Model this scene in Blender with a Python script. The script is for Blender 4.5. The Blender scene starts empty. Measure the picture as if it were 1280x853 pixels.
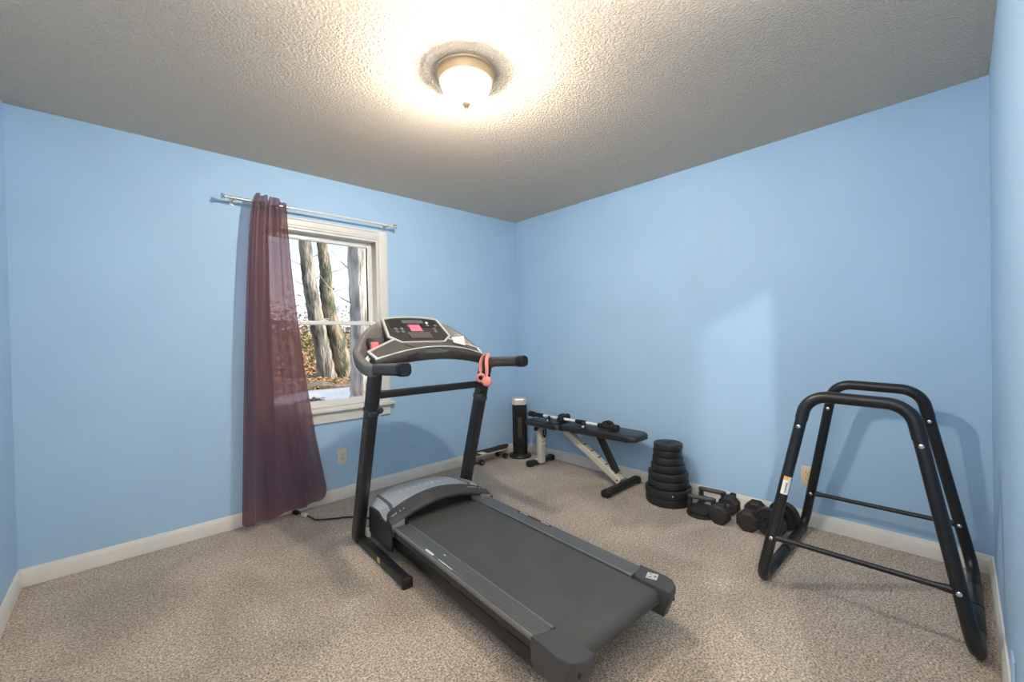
import bpy, bmesh, math, random
import numpy as np
from mathutils import Vector, Matrix
random.seed(7)
rng = np.random.default_rng(11)
C = bpy.context.scene
COL = C.collection
PI = math.pi

# ------------------------------------------------------------------ camera, world, sun, exposure
F_PX, YAW, PITCH, ROLL, CAM_H = 520.31, 0.822461, -0.00965940, -0.02102038, 1.21723
XR, YW, XL, YN, H = 3.0955, 3.2442, -0.4232, -0.1039, 2.44
c_, s_ = math.cos(YAW), math.sin(YAW)
fwd = Vector((c_*math.cos(PITCH), s_*math.cos(PITCH), math.sin(PITCH)))
r0 = Vector((s_, -c_, 0)); u0 = r0.cross(fwd)
rt = r0*math.cos(ROLL) + u0*math.sin(ROLL)
up = -r0*math.sin(ROLL) + u0*math.cos(ROLL)
cam_d = bpy.data.cameras.new('camera'); cam = bpy.data.objects.new('camera', cam_d); COL.objects.link(cam)
cam_d.sensor_width = 36; cam_d.lens = F_PX/1280*36; cam_d.clip_start = 0.02; cam_d.clip_end = 400
M3 = Matrix((rt, up, -fwd)).transposed()
cam.matrix_world = Matrix.Translation((0, 0, CAM_H)) @ M3.to_4x4()
C.camera = cam

C.view_settings.view_transform = 'Standard'; C.view_settings.look = 'None'
C.view_settings.gamma = 1; C.view_settings.use_curve_mapping = False
C.view_settings.exposure = 1.10
SKY_STRENGTH = 0.72
SUN_STRENGTH = 6.2
LAMP_EMIT = 13.0
BULB_WATTS = 76.0
HALL_WATTS = 125.0
FLASH_WATTS = 400.0

w = bpy.data.worlds.new('world'); C.world = w; w.use_nodes = True
nt = w.node_tree; nt.nodes.clear()
# clear winter sky: white haze at the horizon, blue overhead, brown woodland floor below
wtc = nt.nodes.new('ShaderNodeTexCoord'); wsx = nt.nodes.new('ShaderNodeSeparateXYZ'); wrp = nt.nodes.new('ShaderNodeValToRGB')
wmr = nt.nodes.new('ShaderNodeMapRange'); wmr.inputs[1].default_value = -.2; wmr.inputs[2].default_value = 1
nt.links.new(wtc.outputs['Generated'], wsx.inputs[0]); nt.links.new(wsx.outputs[2], wmr.inputs[0]); nt.links.new(wmr.outputs[0], wrp.inputs[0])
els = wrp.color_ramp.elements
for k, (z_, col) in enumerate([(-.2, (.25, .19, .13, 1)), (-.02, (.42, .36, .29, 1)), (.01, (1, 1, 1, 1)), (.10, (.93, .96, 1, 1)), (.26, (.52, .70, 1, 1)), (1, (.28, .46, .88, 1))]):
    el = els[k] if k < 2 else els.new(.5)
    el.position = (z_+.2)/1.2; el.color = col
bgn = nt.nodes.new('ShaderNodeBackground'); bgn.inputs[1].default_value = SKY_STRENGTH; nt.links.new(wrp.outputs[0], bgn.inputs[0])
won = nt.nodes.new('ShaderNodeOutputWorld')
nt.links.new(bgn.outputs[0], won.inputs[0])
sd = bpy.data.lights.new('sun', 'SUN'); sd.energy = SUN_STRENGTH; sd.angle = math.radians(0.6); sd.color = (1, .93, .82)
sun = bpy.data.objects.new('sun', sd); COL.objects.link(sun)
sun.rotation_euler = (-Vector((0.70, -0.55, 0.42))).to_track_quat('-Z', 'Y').to_euler()
hd = bpy.data.lights.new('hall_lamp', 'POINT'); hd.energy = HALL_WATTS; hd.shadow_soft_size = 0.03; hd.color = (1, .93, .84)
hl = bpy.data.objects.new('hall_lamp', hd); COL.objects.link(hl); hl.location = (-1.6, -0.80, 2.33)

# the photographer's flash, pointed up and bounced off the ceiling in the doorway corner
fd = bpy.data.lights.new('bounce_flash', 'SPOT'); fd.energy = FLASH_WATTS; fd.spot_size = math.radians(102); fd.spot_blend = 1; fd.shadow_soft_size = .04; fd.color = (1, .93, .85)
fl = bpy.data.objects.new('bounce_flash', fd); COL.objects.link(fl); fl.location = (.0, .03, 1.0); fl.rotation_euler = Vector((.06, .03, .8)).to_track_quat('-Z', 'Y').to_euler()

# ------------------------------------------------------------------ materials
MATS = {}
def srgb(r, g, b):
    f = lambda v: (v/255/12.92) if v/255 <= .04045 else ((v/255+.055)/1.055)**2.4
    return (f(r), f(g), f(b), 1)
def mat(name, col, rough=.5, metal=0., bump=0., bscale=80., bdist=.002, vary=0., vscale=6., spec=.5, coat=0., emit=None, estr=0., detail=4, col2=None, ramp=(.35, .65), stretch=None):
    if name in MATS: return MATS[name]
    m = bpy.data.materials.new(name); m.use_nodes = True; t = m.node_tree
    p = t.nodes['Principled BSDF']
    p.inputs['Base Color'].default_value = col; p.inputs['Roughness'].default_value = rough; p.inputs['Metallic'].default_value = metal
    p.inputs['Specular IOR Level'].default_value = spec; p.inputs['Coat Weight'].default_value = coat
    if emit: p.inputs['Emission Color'].default_value = emit; p.inputs['Emission Strength'].default_value = estr
    tc = t.nodes.new('ShaderNodeTexCoord'); src = tc.outputs['Object']
    if stretch:
        mp = t.nodes.new('ShaderNodeMapping'); mp.inputs['Scale'].default_value = stretch
        t.links.new(src, mp.inputs[0]); src = mp.outputs[0]
    if vary or col2:
        n = t.nodes.new('ShaderNodeTexNoise'); n.inputs['Scale'].default_value = vscale; n.inputs['Detail'].default_value = detail
        t.links.new(src, n.inputs['Vector'])
        cr = t.nodes.new('ShaderNodeValToRGB'); cr.color_ramp.elements[0].position, cr.color_ramp.elements[1].position = ramp
        a = col2 or tuple(c*(1-vary) for c in col[:3])+(1,); b = col if col2 else tuple(min(1, c*(1+vary)) for c in col[:3])+(1,)
        cr.color_ramp.elements[0].color = a; cr.color_ramp.elements[1].color = b
        t.links.new(n.outputs[0], cr.inputs[0]); t.links.new(cr.outputs[0], p.inputs['Base Color'])
    if bump:
        n2 = t.nodes.new('ShaderNodeTexNoise'); n2.inputs['Scale'].default_value = bscale; n2.inputs['Detail'].default_value = 3
        t.links.new(src, n2.inputs['Vector'])
        bn = t.nodes.new('ShaderNodeBump'); bn.inputs['Strength'].default_value = bump; bn.inputs['Distance'].default_value = bdist
        t.links.new(n2.outputs[0], bn.inputs['Height']); t.links.new(bn.outputs[0], p.inputs['Normal'])
    MATS[name] = m; return m

WALL = mat('blue_wall_paint', (.385, .575, .79, 1), .58, bump=.25, bscale=140, bdist=.001, vary=.02, vscale=2.5, spec=.35)
TRIM = mat('white_trim_paint', (.72, .70, .66, 1), .35, vary=.03, vscale=9, spec=.4)
VINYL = mat('white_window_vinyl', (.78, .78, .77, 1), .3)
BLACKM = mat('black_powder_coat', (.012, .012, .013, 1), .38, bump=.1, bscale=400, bdist=.0005)
POST = mat('charcoal_post_paint', (.022, .022, .024, 1), .36, vary=.1, vscale=20)
DECK = mat('charcoal_plastic', (.045, .046, .049, 1), .45, bump=.15, bscale=500, bdist=.0004)
CAPM = mat('dark_end_cap_plastic', (.05, .05, .053, 1), .5, bump=.3, bscale=600, bdist=.0004)
RAILM = mat('grey_ribbed_rail', (.20, .20, .20, 1), .33, metal=.5)
BELT = mat('belt_rubber', (.058, .058, .058, 1), .55, bump=.3, bscale=900, bdist=.0004, vary=.08, vscale=8)
HOOD = mat('silver_hood_paint', (.46, .455, .44, 1), .30, metal=.55, vary=.06, vscale=9)
SILVER = mat('silver_plastic', (.64, .62, .58, 1), .33, metal=.3)
GREYC = mat('console_grey', (.17, .16, .15, 1), .4, metal=.15, vary=.05)
DARKC = mat('console_dark', (.035, .033, .03, 1), .3)
TRAY = mat('tray_grey', (.075, .07, .062, 1), .5, vary=.06)
SCREEN = mat('display_glass', (.02, .023, .024, 1), .1)
BUMPER = mat('grey_soft_bumper', (.040, .040, .040, 1), .62, vary=.28, vscale=14, ramp=(.3, .7))
RUBBER = mat('black_rubber', (.014, .014, .014, 1), .6, bump=.2, bscale=300, bdist=.0006)
FOAM = mat('black_foam', (.013, .012, .012, 1), .85, bump=.4, bscale=500, bdist=.0008)
PLATE = mat('black_vinyl_plate', (.018, .018, .019, 1), .42, vary=.2, vscale=12, bump=.15, bscale=60)
HEX = mat('dumbbell_rubber', (.017, .014, .013, 1), .65, vary=.25, vscale=25, bump=.3, bscale=200)
RUST = mat('rusty_handle', (.10, .035, .022, 1), .5, metal=.6, vary=.4, vscale=50)
CHROME = mat('chrome', (.75, .75, .76, 1), .15, metal=1)
CREAM = mat('cream_enamel_steel', (.58, .54, .46, 1), .35, vary=.05, vscale=12)
VINYLB = mat('black_vinyl_upholstery', (.02, .02, .022, 1), .33, bump=.2, bscale=250, bdist=.0006)
WHITEB = mat('white_bar_paint', (.75, .78, .82, 1), .3)
PINK = mat('pink_plastic', (.78, .28, .24, 1), .4, vary=.08, vscale=20)
PINKD = mat('dark_pink_cushion', (.62, .22, .20, 1), .6)
HOTPINK = mat('hot_pink_paper', (.85, .16, .26, 1), .6)
WHITEP = mat('white_print', (.72, .72, .70, 1), .5)
PRINTG = mat('faded_grey_print', (.13, .125, .115, 1), .5)
PAPER = mat('white_paper', (.70, .69, .66, 1), .6, col2=(.35, .36, .38, 1), vscale=60, ramp=(.3, .5))
IVORY = mat('ivory_plastic', (.80, .66, .42, 1), .4)
OUTW = mat('pale_outlet_plastic', (.68, .64, .54, 1), .4)
SLOT = mat('dark_slot', (.01, .01, .01, 1), .6)
GOLD = mat('warm_brushed_bronze', (.62, .45, .28, 1), .38, metal=.35, vary=.05)
NICKEL = mat('brushed_nickel', (.62, .60, .56, 1), .28, metal=.85)
GRIP = mat('griptape', (.016, .016, .016, 1), .9, bump=.4, bscale=800)
MAPLE = mat('maple_ply', (.60, .50, .33, 1), .5)
NAVY = mat('navy_foam', (.012, .018, .06, 1), .6)
CORDM = mat('brown_black_cord', (.02, .014, .01, 1), .5)
ORANGE = mat('orange_print', (.75, .36, .08, 1), .5)
YELLOW = mat('yellow_sticker', (.72, .60, .25, 1), .5)
REDP = mat('red_print', (.35, .02, .04, 1), .5)
GREY_STRIP = mat('dark_grey_strip', (.07, .07, .072, 1), .5)

def lamp_glass():
    """frosted white glass: glows, and lets part of the bulb's light straight through"""
    m = bpy.data.materials.new('lit_frosted_glass'); m.use_nodes = True; t = m.node_tree; t.nodes.clear()
    o = t.nodes.new('ShaderNodeOutputMaterial'); mx = t.nodes.new('ShaderNodeMixShader'); mx.inputs[0].default_value = .5
    e = t.nodes.new('ShaderNodeEmission'); e.inputs[0].default_value = (1, .94, .85, 1); e.inputs[1].default_value = LAMP_EMIT
    tr = t.nodes.new('ShaderNodeBsdfTransparent'); tr.inputs[0].default_value = (1, .97, .92, 1)
    t.links.new(e.outputs[0], mx.inputs[1]); t.links.new(tr.outputs[0], mx.inputs[2]); t.links.new(mx.outputs[0], o.inputs[0])
    return m
LIT = lamp_glass()

def carpet_mat():
    m = bpy.data.materials.new('beige_cut_pile_carpet'); m.use_nodes = True; t = m.node_tree; p = t.nodes['Principled BSDF']
    p.inputs['Roughness'].default_value = .95; p.inputs['Specular IOR Level'].default_value = .1
    p.inputs['Sheen Weight'].default_value = .25
    tc = t.nodes.new('ShaderNodeTexCoord')
    def noise(scale, detail=3, dist=0.):
        n = t.nodes.new('ShaderNodeTexNoise'); n.inputs['Scale'].default_value = scale; n.inputs['Detail'].default_value = detail; n.inputs['Distortion'].default_value = dist
        t.links.new(tc.outputs['Object'], n.inputs['Vector']); return n.outputs[0]
    def ramp(src, a, b, ca, cb):
        r = t.nodes.new('ShaderNodeValToRGB'); e = r.color_ramp.elements
        e[0].position, e[1].position, e[0].color, e[1].color = a, b, ca, cb
        t.links.new(src, r.inputs[0]); return r.outputs[0]
    tuft = ramp(noise(130, 2), .34, .66, (.20, .156, .116, 1), (.72, .61, .49, 1))
    fleck = ramp(noise(48, 2), .30, .70, (.80, .80, .80, 1), (1.12, 1.12, 1.12, 1))
    pile = ramp(noise(2.1, 3, .6), .36, .62, (.78, .77, .76, 1), (1.06, 1.06, 1.06, 1))
    def mul(a, b):
        x = t.nodes.new('ShaderNodeMix'); x.data_type = 'RGBA'; x.blend_type = 'MULTIPLY'; x.inputs[0].default_value = 1
        t.links.new(a, x.inputs[6]); t.links.new(b, x.inputs[7]); return x.outputs[2]
    t.links.new(mul(mul(tuft, fleck), pile), p.inputs['Base Color'])
    bn = t.nodes.new('ShaderNodeBump'); bn.inputs['Strength'].default_value = .9; bn.inputs['Distance'].default_value = .009
    t.links.new(noise(120, 3), bn.inputs['Height']); t.links.new(bn.outputs[0], p.inputs['Normal'])
    return m
CARPET = carpet_mat()

def ceiling_mat():
    m = bpy.data.materials.new('stippled_white_ceiling'); m.use_nodes = True; t = m.node_tree; p = t.nodes['Principled BSDF']
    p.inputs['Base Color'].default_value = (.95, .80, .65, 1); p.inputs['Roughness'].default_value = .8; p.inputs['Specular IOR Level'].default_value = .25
    tc = t.nodes.new('ShaderNodeTexCoord')
    n = t.nodes.new('ShaderNodeTexNoise'); n.inputs['Scale'].default_value = 88; n.inputs['Detail'].default_value = 3.0; n.inputs['Roughness'].default_value = .6
    t.links.new(tc.outputs['Object'], n.inputs['Vector'])
    r = t.nodes.new('ShaderNodeValToRGB'); r.color_ramp.elements[0].position = .40; r.color_ramp.elements[1].position = .66
    t.links.new(n.outputs[0], r.inputs[0])
    bn = t.nodes.new('ShaderNodeBump'); bn.inputs['Strength'].default_value = 1; bn.inputs['Distance'].default_value = .009
    t.links.new(r.outputs[0], bn.inputs['Height']); t.links.new(bn.outputs[0], p.inputs['Normal'])
    return m
CEIL = ceiling_mat()

def glass_mat():
    m = bpy.data.materials.new('window_glass'); m.use_nodes = True; t = m.node_tree; t.nodes.clear()
    o = t.nodes.new('ShaderNodeOutputMaterial'); mx = t.nodes.new('ShaderNodeMixShader'); tr = t.nodes.new('ShaderNodeBsdfTransparent'); g = t.nodes.new('ShaderNodeBsdfGlossy')
    tr.inputs[0].default_value = (.97, .98, .98, 1); g.inputs['Roughness'].default_value = .02
    fr = t.nodes.new('ShaderNodeFresnel'); fr.inputs[0].default_value = 1.25
    t.links.new(fr.outputs[0], mx.inputs[0]); t.links.new(tr.outputs[0], mx.inputs[1]); t.links.new(g.outputs[0], mx.inputs[2]); t.links.new(mx.outputs[0], o.inputs[0])
    return m
GLASS = glass_mat()

def curtain_mat():
    m = bpy.data.materials.new('sheer_plum_fabric'); m.use_nodes = True; t = m.node_tree; t.nodes.clear()
    o = t.nodes.new('ShaderNodeOutputMaterial')
    d = t.nodes.new('ShaderNodeBsdfPrincipled'); d.inputs['Base Color'].default_value = (.036, .014, .016, 1); d.inputs['Roughness'].default_value = .42; d.inputs['Specular IOR Level'].default_value = .3; d.inputs['Sheen Weight'].default_value = .04; d.inputs['Sheen Tint'].default_value = (.8, .7, .72, 1)
    tl = t.nodes.new('ShaderNodeBsdfTranslucent'); tl.inputs[0].default_value = (.90, .58, .61, 1)
    tr = t.nodes.new('ShaderNodeBsdfTransparent'); tr.inputs[0].default_value = (.92, .68, .71, 1)
    m1 = t.nodes.new('ShaderNodeMixShader'); m1.inputs[0].default_value = .33
    m2 = t.nodes.new('ShaderNodeMixShader')
    tc = t.nodes.new('ShaderNodeTexCoord'); mp = t.nodes.new('ShaderNodeMapping'); mp.inputs['Scale'].default_value = (14, 14, 420)
    n = t.nodes.new('ShaderNodeTexNoise'); n.inputs['Scale'].default_value = 1; n.inputs['Detail'].default_value = 2
    mr = t.nodes.new('ShaderNodeMapRange'); mr.inputs[1].default_value = .3; mr.inputs[2].default_value = .7; mr.inputs[3].default_value = .11; mr.inputs[4].default_value = .25
    t.links.new(tc.outputs['Object'], mp.inputs[0]); t.links.new(mp.outputs[0], n.inputs['Vector']); t.links.new(n.outputs[0], mr.inputs[0])
    t.links.new(d.outputs[0], m1.inputs[1]); t.links.new(tl.outputs[0], m1.inputs[2])
    t.links.new(mr.outputs[0], m2.inputs[0]); t.links.new(m1.outputs[0], m2.inputs[1]); t.links.new(tr.outputs[0], m2.inputs[2]); t.links.new(m2.outputs[0], o.inputs[0])
    return m
CURTAIN = curtain_mat()

BARK = mat('grey_bark', (.26, .235, .19, 1), .9, bump=1, bscale=14, bdist=.06, col2=(.055, .052, .042, 1), vscale=6, stretch=(1, 1, .25), ramp=(.35, .6))
BARK_SUNLIT = mat('sunlit_bark', (.58, .54, .47, 1), .9, bump=1, bscale=12, bdist=.04, col2=(.24, .225, .19, 1), vscale=6, stretch=(1, 1, .2), ramp=(.35, .55))  # sunlight painted into the bark colour of the thick trunk
BARK2 = mat('mossy_bark', (.24, .195, .13, 1), .9, bump=1, bscale=14, bdist=.06, col2=(.055, .065, .035, 1), vscale=4.5, stretch=(1, 1, .4), ramp=(.4, .6))
SOIL = mat('leaf_covered_soil', (.36, .23, .12, 1), .95, bump=1, bscale=10, bdist=.08, col2=(.15, .095, .05, 1), vscale=7, detail=8)
LEAFD = mat('dry_leaf', (.46, .28, .13, 1), .8, col2=(.22, .12, .06, 1), vscale=3)
LEAFG = mat('olive_leaf', (.20, .22, .06, 1), .7, col2=(.32, .24, .09, 1), vscale=1.5)
LEAFP = mat('pale_bare_twigs', (.50, .44, .36, 1), .8, col2=(.34, .30, .25, 1), vscale=.6)
CONC = mat('pale_driveway_concrete', (.33, .34, .36, 1), .85, vary=.08, vscale=2, bump=.3, bscale=30)
TIMBER = mat('dark_weathered_timber', (.10, .075, .055, 1), .9, vary=.3, vscale=8, bump=.6, bscale=12, bdist=.03)

# ------------------------------------------------------------------ mesh helpers
class MB:
    def __init__(s): s.bm = bmesh.new()
    def _xf(s, vs, M):
        if M is not None: bmesh.ops.transform(s.bm, matrix=M, verts=vs)
    def box(s, x0, x1, y0, y1, z0, z1, bev=0., seg=2, M=None):
        r = bmesh.ops.create_cube(s.bm, size=1); vs = r['verts']
        for v in vs: v.co = Vector(((x0+x1)/2+v.co.x*(x1-x0), (y0+y1)/2+v.co.y*(y1-y0), (z0+z1)/2+v.co.z*(z1-z0)))
        if bev:
            es = list({e for v in vs for e in v.link_edges})
            rb = bmesh.ops.bevel(s.bm, geom=es, offset=bev, segments=seg, affect='EDGES', profile=.5)
            vs = list({v for f in rb['faces'] for v in f.verts} | {v for v in vs if v.is_valid})
        s._xf(vs, M); return s
    def loft(s, rings, cap=True, close=True):
        R = [[s.bm.verts.new(p) for p in ring] for ring in rings]; n = len(R[0])
        for a, b in zip(R, R[1:]):
            for i in range(n if close else n-1):
                j = (i+1) % n
                s.bm.faces.new((a[i], a[j], b[j], b[i]))
        if cap:
            s.bm.faces.new(R[0][::-1]); s.bm.faces.new(R[-1])
        return s
    def grid(s, rows):
        return s.loft(rows, cap=False, close=False)
    def sweep(s, path, prof, upv=None, cap=True, scale=None):
        """prof: list of (a,b) in the plane normal to the path; upv steers the b axis"""
        P = [Vector(p) for p in path]; rings = []; n = len(P); B = None
        for i, p in enumerate(P):
            t = (P[min(i+1, n-1)]-P[max(i-1, 0)]).normalized()
            if B is None or upv is not None:
                ref = Vector(upv) if upv is not None else (Vector((0, 0, 1)) if abs(t.z) < .9 else Vector((0, 1, 0)))
                B = (ref-t*ref.dot(t)).normalized()
            else: B = (B-t*B.dot(t)).normalized()
            A = t.cross(B); k = 1 if scale is None else scale[i]
            ka, kb = k if isinstance(k, tuple) else (k, k)
            rings.append([p+A*a*ka+B*b*kb for a, b in prof])
        return s.loft(rings, cap)
    def tube(s, path, r, n=14, cap=True):
        rr = r if isinstance(r, (list, tuple)) else [r]*len(path)
        return s.sweep(path, [(math.cos(2*PI*i/n), math.sin(2*PI*i/n)) for i in range(n)], cap=cap, scale=rr)
    def cyl(s, a, b, r, n=20, bev=0.):
        a, b = Vector(a), Vector(b)
        if bev:
            d = (b-a).normalized()
            return s.tube([a, a+d*bev*.3, a+d*bev, b-d*bev, b-d*bev*.3, b], [r-bev, r-bev*.3, r, r, r-bev*.3, r-bev], n)
        return s.tube([a, b], r, n)
    def lathe(s, prof, c=(0, 0, 0), n=32, M=None, cap=True):
        rings = [[Vector((c[0]+r*math.cos(2*PI*i/n), c[1]+r*math.sin(2*PI*i/n), c[2]+z)) for i in range(n)] for r, z in prof]
        k = len(s.bm.verts); s.loft(rings, cap)
        if M is not None:
            s.bm.verts.ensure_lookup_table(); s._xf(s.bm.verts[k:], M)
        return s
    def prism(s, poly, d0, d1, fn):
        """poly 2-D points, extruded from d0 to d1; fn(a,b,d) -> 3-D"""
        return s.loft([[Vector(fn(a, b, d)) for a, b in poly] for d in (d0, d1)])
    def quadlist(s, vs, fs):
        V = [s.bm.verts.new(v) for v in vs]
        for f in fs: s.bm.faces.new([V[i] for i in f])
        return s
    def build(s, name, m, parent=None, angle=35, local=False):
        bmesh.ops.remove_doubles(s.bm, verts=s.bm.verts, dist=1e-6)
        bmesh.ops.recalc_face_normals(s.bm, faces=s.bm.faces)
        la = math.radians(angle)
        for f in s.bm.faces: f.smooth = True
        for e in s.bm.edges:
            if len(e.link_faces) == 2 and e.calc_face_angle(0) > la: e.smooth = False
        if parent is not None and not local:
            bmesh.ops.transform(s.bm, matrix=world_of(parent).inverted(), verts=s.bm.verts)
        me = bpy.data.meshes.new(name); s.bm.to_mesh(me); s.bm.free(); me.materials.append(m)
        o = bpy.data.objects.new(name, me); COL.objects.link(o)
        if parent is not None: o.parent = parent
        return o
def world_of(o):
    M = o.matrix_basis.copy()
    while o.parent: o = o.parent; M = o.matrix_basis @ M
    return M
def thing(name, label, cat, loc=(0, 0, 0), rotz=0., group=None):
    o = bpy.data.objects.new(name, None); COL.objects.link(o); o.location = loc; o.rotation_euler = (0, 0, rotz)
    o.empty_display_size = .05
    return tag(o, label, cat, group)
def tag(o, label, cat, group=None):
    o['label'] = label; o['category'] = cat
    if group: o['group'] = group
    return o
def struct(o): o['kind'] = 'structure'; return o
def fillet(pts, r, n=8):
    P = [Vector(p) for p in pts]; out = [P[0]]
    rr = r if isinstance(r, (list, tuple)) else [r]*(len(P)-2)
    for i in range(1, len(P)-1):
        a, b, c = P[i-1], P[i], P[i+1]; u, v = (a-b).normalized(), (c-b).normalized()
        ang = math.acos(max(-1, min(1, u.dot(v)))); t = rr[i-1]/math.tan(ang/2)
        p, q = b+u*t, b+v*t; bis = (u+v).normalized(); cc = b+bis*(rr[i-1]/math.sin(ang/2))
        for k in range(n+1):
            f = k/n; d0, d1 = (p-cc).normalized(), (q-cc).normalized(); om = math.acos(max(-1, min(1, d0.dot(d1))))
            d = (d0*math.sin((1-f)*om)+d1*math.sin(f*om))/math.sin(om); out.append(cc+d*rr[i-1])
    out.append(P[-1]); return out
def catmull(pts, n=6):
    P = [Vector(p) for p in pts]; P = [P[0]*2-P[1]]+P+[P[-1]*2-P[-2]]; out = []
    for i in range(1, len(P)-2):
        for k in range(n):
            t = k/n; a, b, c, d = P[i-1:i+3]
            out.append(.5*((2*b)+(c-a)*t+(2*a-5*b+4*c-d)*t*t+(3*b-a-3*c+d)*t**3))
    out.append(P[-2]); return out
def rrect(w, h, r, n=4):
    out = []
    for cx, cy, a0 in ((w/2-r, h/2-r, 0), (-w/2+r, h/2-r, 90), (-w/2+r, -h/2+r, 180), (w/2-r, -h/2+r, 270)):
        for k in range(n+1):
            a = math.radians(a0+90*k/n); out.append((cx+r*math.cos(a), cy+r*math.sin(a)))
    return out
def text(s, size, M, m, parent, name='lettering', ext=.0004, local=True, sx=1., spacing=1.):
    cu = bpy.data.curves.new(name, 'FONT'); cu.body = s; cu.size = size; cu.extrude = ext; cu.align_x = 'CENTER'; cu.align_y = 'CENTER'; cu.space_character = spacing; cu.resolution_u = 3
    tmp = bpy.data.objects.new('tmp', cu); COL.objects.link(tmp)
    dg = bpy.context.evaluated_depsgraph_get(); me = bpy.data.meshes.new_from_object(tmp.evaluated_get(dg))
    bpy.data.objects.remove(tmp); bpy.data.curves.remove(cu)
    MM = M @ Matrix.Diagonal((sx, 1, 1, 1))
    if parent is not None and not local: MM = world_of(parent).inverted() @ MM
    me.transform(MM); me.materials.clear(); me.materials.append(m); me.name = name
    o = bpy.data.objects.new(name, me); COL.objects.link(o); o.parent = parent
    return o
def frame(o, x, y):
    """matrix with origin o and axes x, y"""
    x = Vector(x).normalized(); y = Vector(y); y = (y-x*y.dot(x)).normalized(); z = x.cross(y)
    M = Matrix((x, y, z)).transposed().to_4x4(); M.translation = Vector(o); return M

# ------------------------------------------------------------------ room shell
T = .12
struct(MB().box(XL-T, XR+T, YN-T, YW+.16, -.12, 0).build('floor', CARPET))
struct(MB().box(XL-T, XR+T, YN-T, YW+.16, H, H+.15).build('ceiling', CEIL))
# window opening in the back wall
WX0, WX1, WZ0, WZ1 = .700, 1.535, .705, 2.035
def wall_with_hole(name, x0, x1, y0, y1, hx0, hx1, hz0, hz1):
    b = MB()
    b.box(x0, hx0, y0, y1, 0, H); b.box(hx1, x1, y0, y1, 0, H)
    b.box(hx0, hx1, y0, y1, hz1, H)
    if hz0 > 0: b.box(hx0, hx1, y0, y1, 0, hz0)
    return struct(b.build(name, WALL))
wall_with_hole('wall_back', XL-T, XR+T, YW, YW+.16, WX0, WX1, WZ0, WZ1)
struct(MB().box(XR, XR+T, YN-T, YW, 0, H).build('wall_right', WALL))
struct(MB().box(XL-T, XL, YN-T, YW, 0, H).build('wall_left', WALL))
DX0, DX1, DZ = -.36, .44, 2.03
wall_with_hole('wall_front', XL, XR, YN-T, YN, DX0, DX1, 0, DZ)
# hall beyond the doorway behind the camera
HALLW = mat('hall_cream_paint', (.62, .58, .50, 1), .6)
b = MB(); b.box(-2.7, 1.5, -1.45, -1.35, 0, H); b.box(-2.8, -2.7, -1.45, YN-T, 0, H); b.box(1.5, 1.6, -1.45, YN-T, 0, H); b.box(-2.7, XL-T, YN-T-.1, YN-T, 0, H)
struct(b.build('wall_hall', HALLW))
struct(MB().box(-2.8, 1.6, -1.45, YN-T, -.12, 0).build('floor_hall', CARPET))
struct(MB().box(-2.8, 1.6, -1.45, YN-T, H, H+.15).build('ceiling_hall', HALLW))
b = MB()
for x0, x1 in ((DX0-.055, DX0), (DX1, DX1+.06)): b.box(x0, x1, YN, YN+.014, 0, DZ+.06, .004)
b.box(DX0, DX1, YN, YN+.014, DZ, DZ+.06, .004)
struct(b.build('trim_1', TRIM))

def baseboard(name, a, b_, inward):
    """moulded profile: plain board with an eased upper edge"""
    prof = [(0, .002), (.014, .002), (.014, .066), (.0115, .074), (.008, .082), (.006, .090), (0, .092)]
    a, b_, n = Vector(a), Vector(b_), Vector(inward); m = MB()
    m.loft([[p+n*d+Vector((0, 0, z)) for d, z in prof] for p in (a, b_)])
    return struct(m.build(name, TRIM, angle=25))
baseboard('baseboard_back', (XL, YW, 0), (XR, YW, 0), (0, -1, 0))
baseboard('baseboard_right', (XR, YN, 0), (XR, YW, 0), (-1, 0, 0))
baseboard('baseboard_left', (XL, YN, 0), (XL, YW, 0), (1, 0, 0))
baseboard('baseboard_front', (DX1+.06, YN, 0), (XR, YN, 0), (0, 1, 0))

# ------------------------------------------------------------------ window
win = struct(bpy.data.objects.new('window_1', None)); COL.objects.link(win); win.location = ((WX0+WX1)/2, YW, WZ0)
CW = .070
def casing(axis, x0, x1, z0, z1):
    """stepped moulding: flat, bead on the outer edge, inner bevel"""
    b = MB()
    if axis == 'v':
        s = 1 if x0 < 1 else -1; xo = x0 if s == 1 else x1
        prof = [(0, 0), (0, .019), (.012, .021), (.017, .015), (.05, .013), (.058, .009), (CW, .008), (CW, 0)]
        b.loft([[Vector((xo+s*d, YW-h, z)) for d, h in prof] for z in (z0, z1)])
    else:
        prof = [(0, 0), (0, .019), (.012, .021), (.017, .015), (.05, .013), (.058, .009), (CW, .008), (CW, 0)]
        b.loft([[Vector((x, YW-h, z1-d)) for d, h in prof] for x in (x0, x1)])
    return b.build('casing', TRIM, win, angle=20)
casing('v', WX0-CW, WX0, WZ0, WZ1+CW); casing('v', WX1, WX1+CW, WZ0, WZ1+CW); casing('h', WX0, WX1, WZ1, WZ1+CW)
b = MB()   # jamb liner inside the opening
for x0, x1, z0, z1 in ((WX0, WX0+.018, WZ0, WZ1), (WX1-.018, WX1, WZ0, WZ1), (WX0+.018, WX1-.018, WZ1-.018, WZ1)): b.box(x0, x1, YW+.002, YW+.15, z0, z1)
b.build('jamb', TRIM, win)
b = MB().box(WX0-CW-.028, WX1+CW+.03, YW-.042, YW, WZ0-.024, WZ0, .006, 3); b.box(WX0+.001, WX1-.001, YW-.004, YW+.155, WZ0-.02, WZ0+.004)
b.build('sill', TRIM, win)
b = MB(); prof = [(0, 0), (.017, 0), (.017, .018), (.013, .055), (.015, .078), (0, .078)]
b.loft([[Vector((x, YW-d, WZ0-.024-z)) for d, z in prof] for x in (WX0-CW, WX1+CW)]); b.build('apron', TRIM, win)
ZM = 1.355
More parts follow.
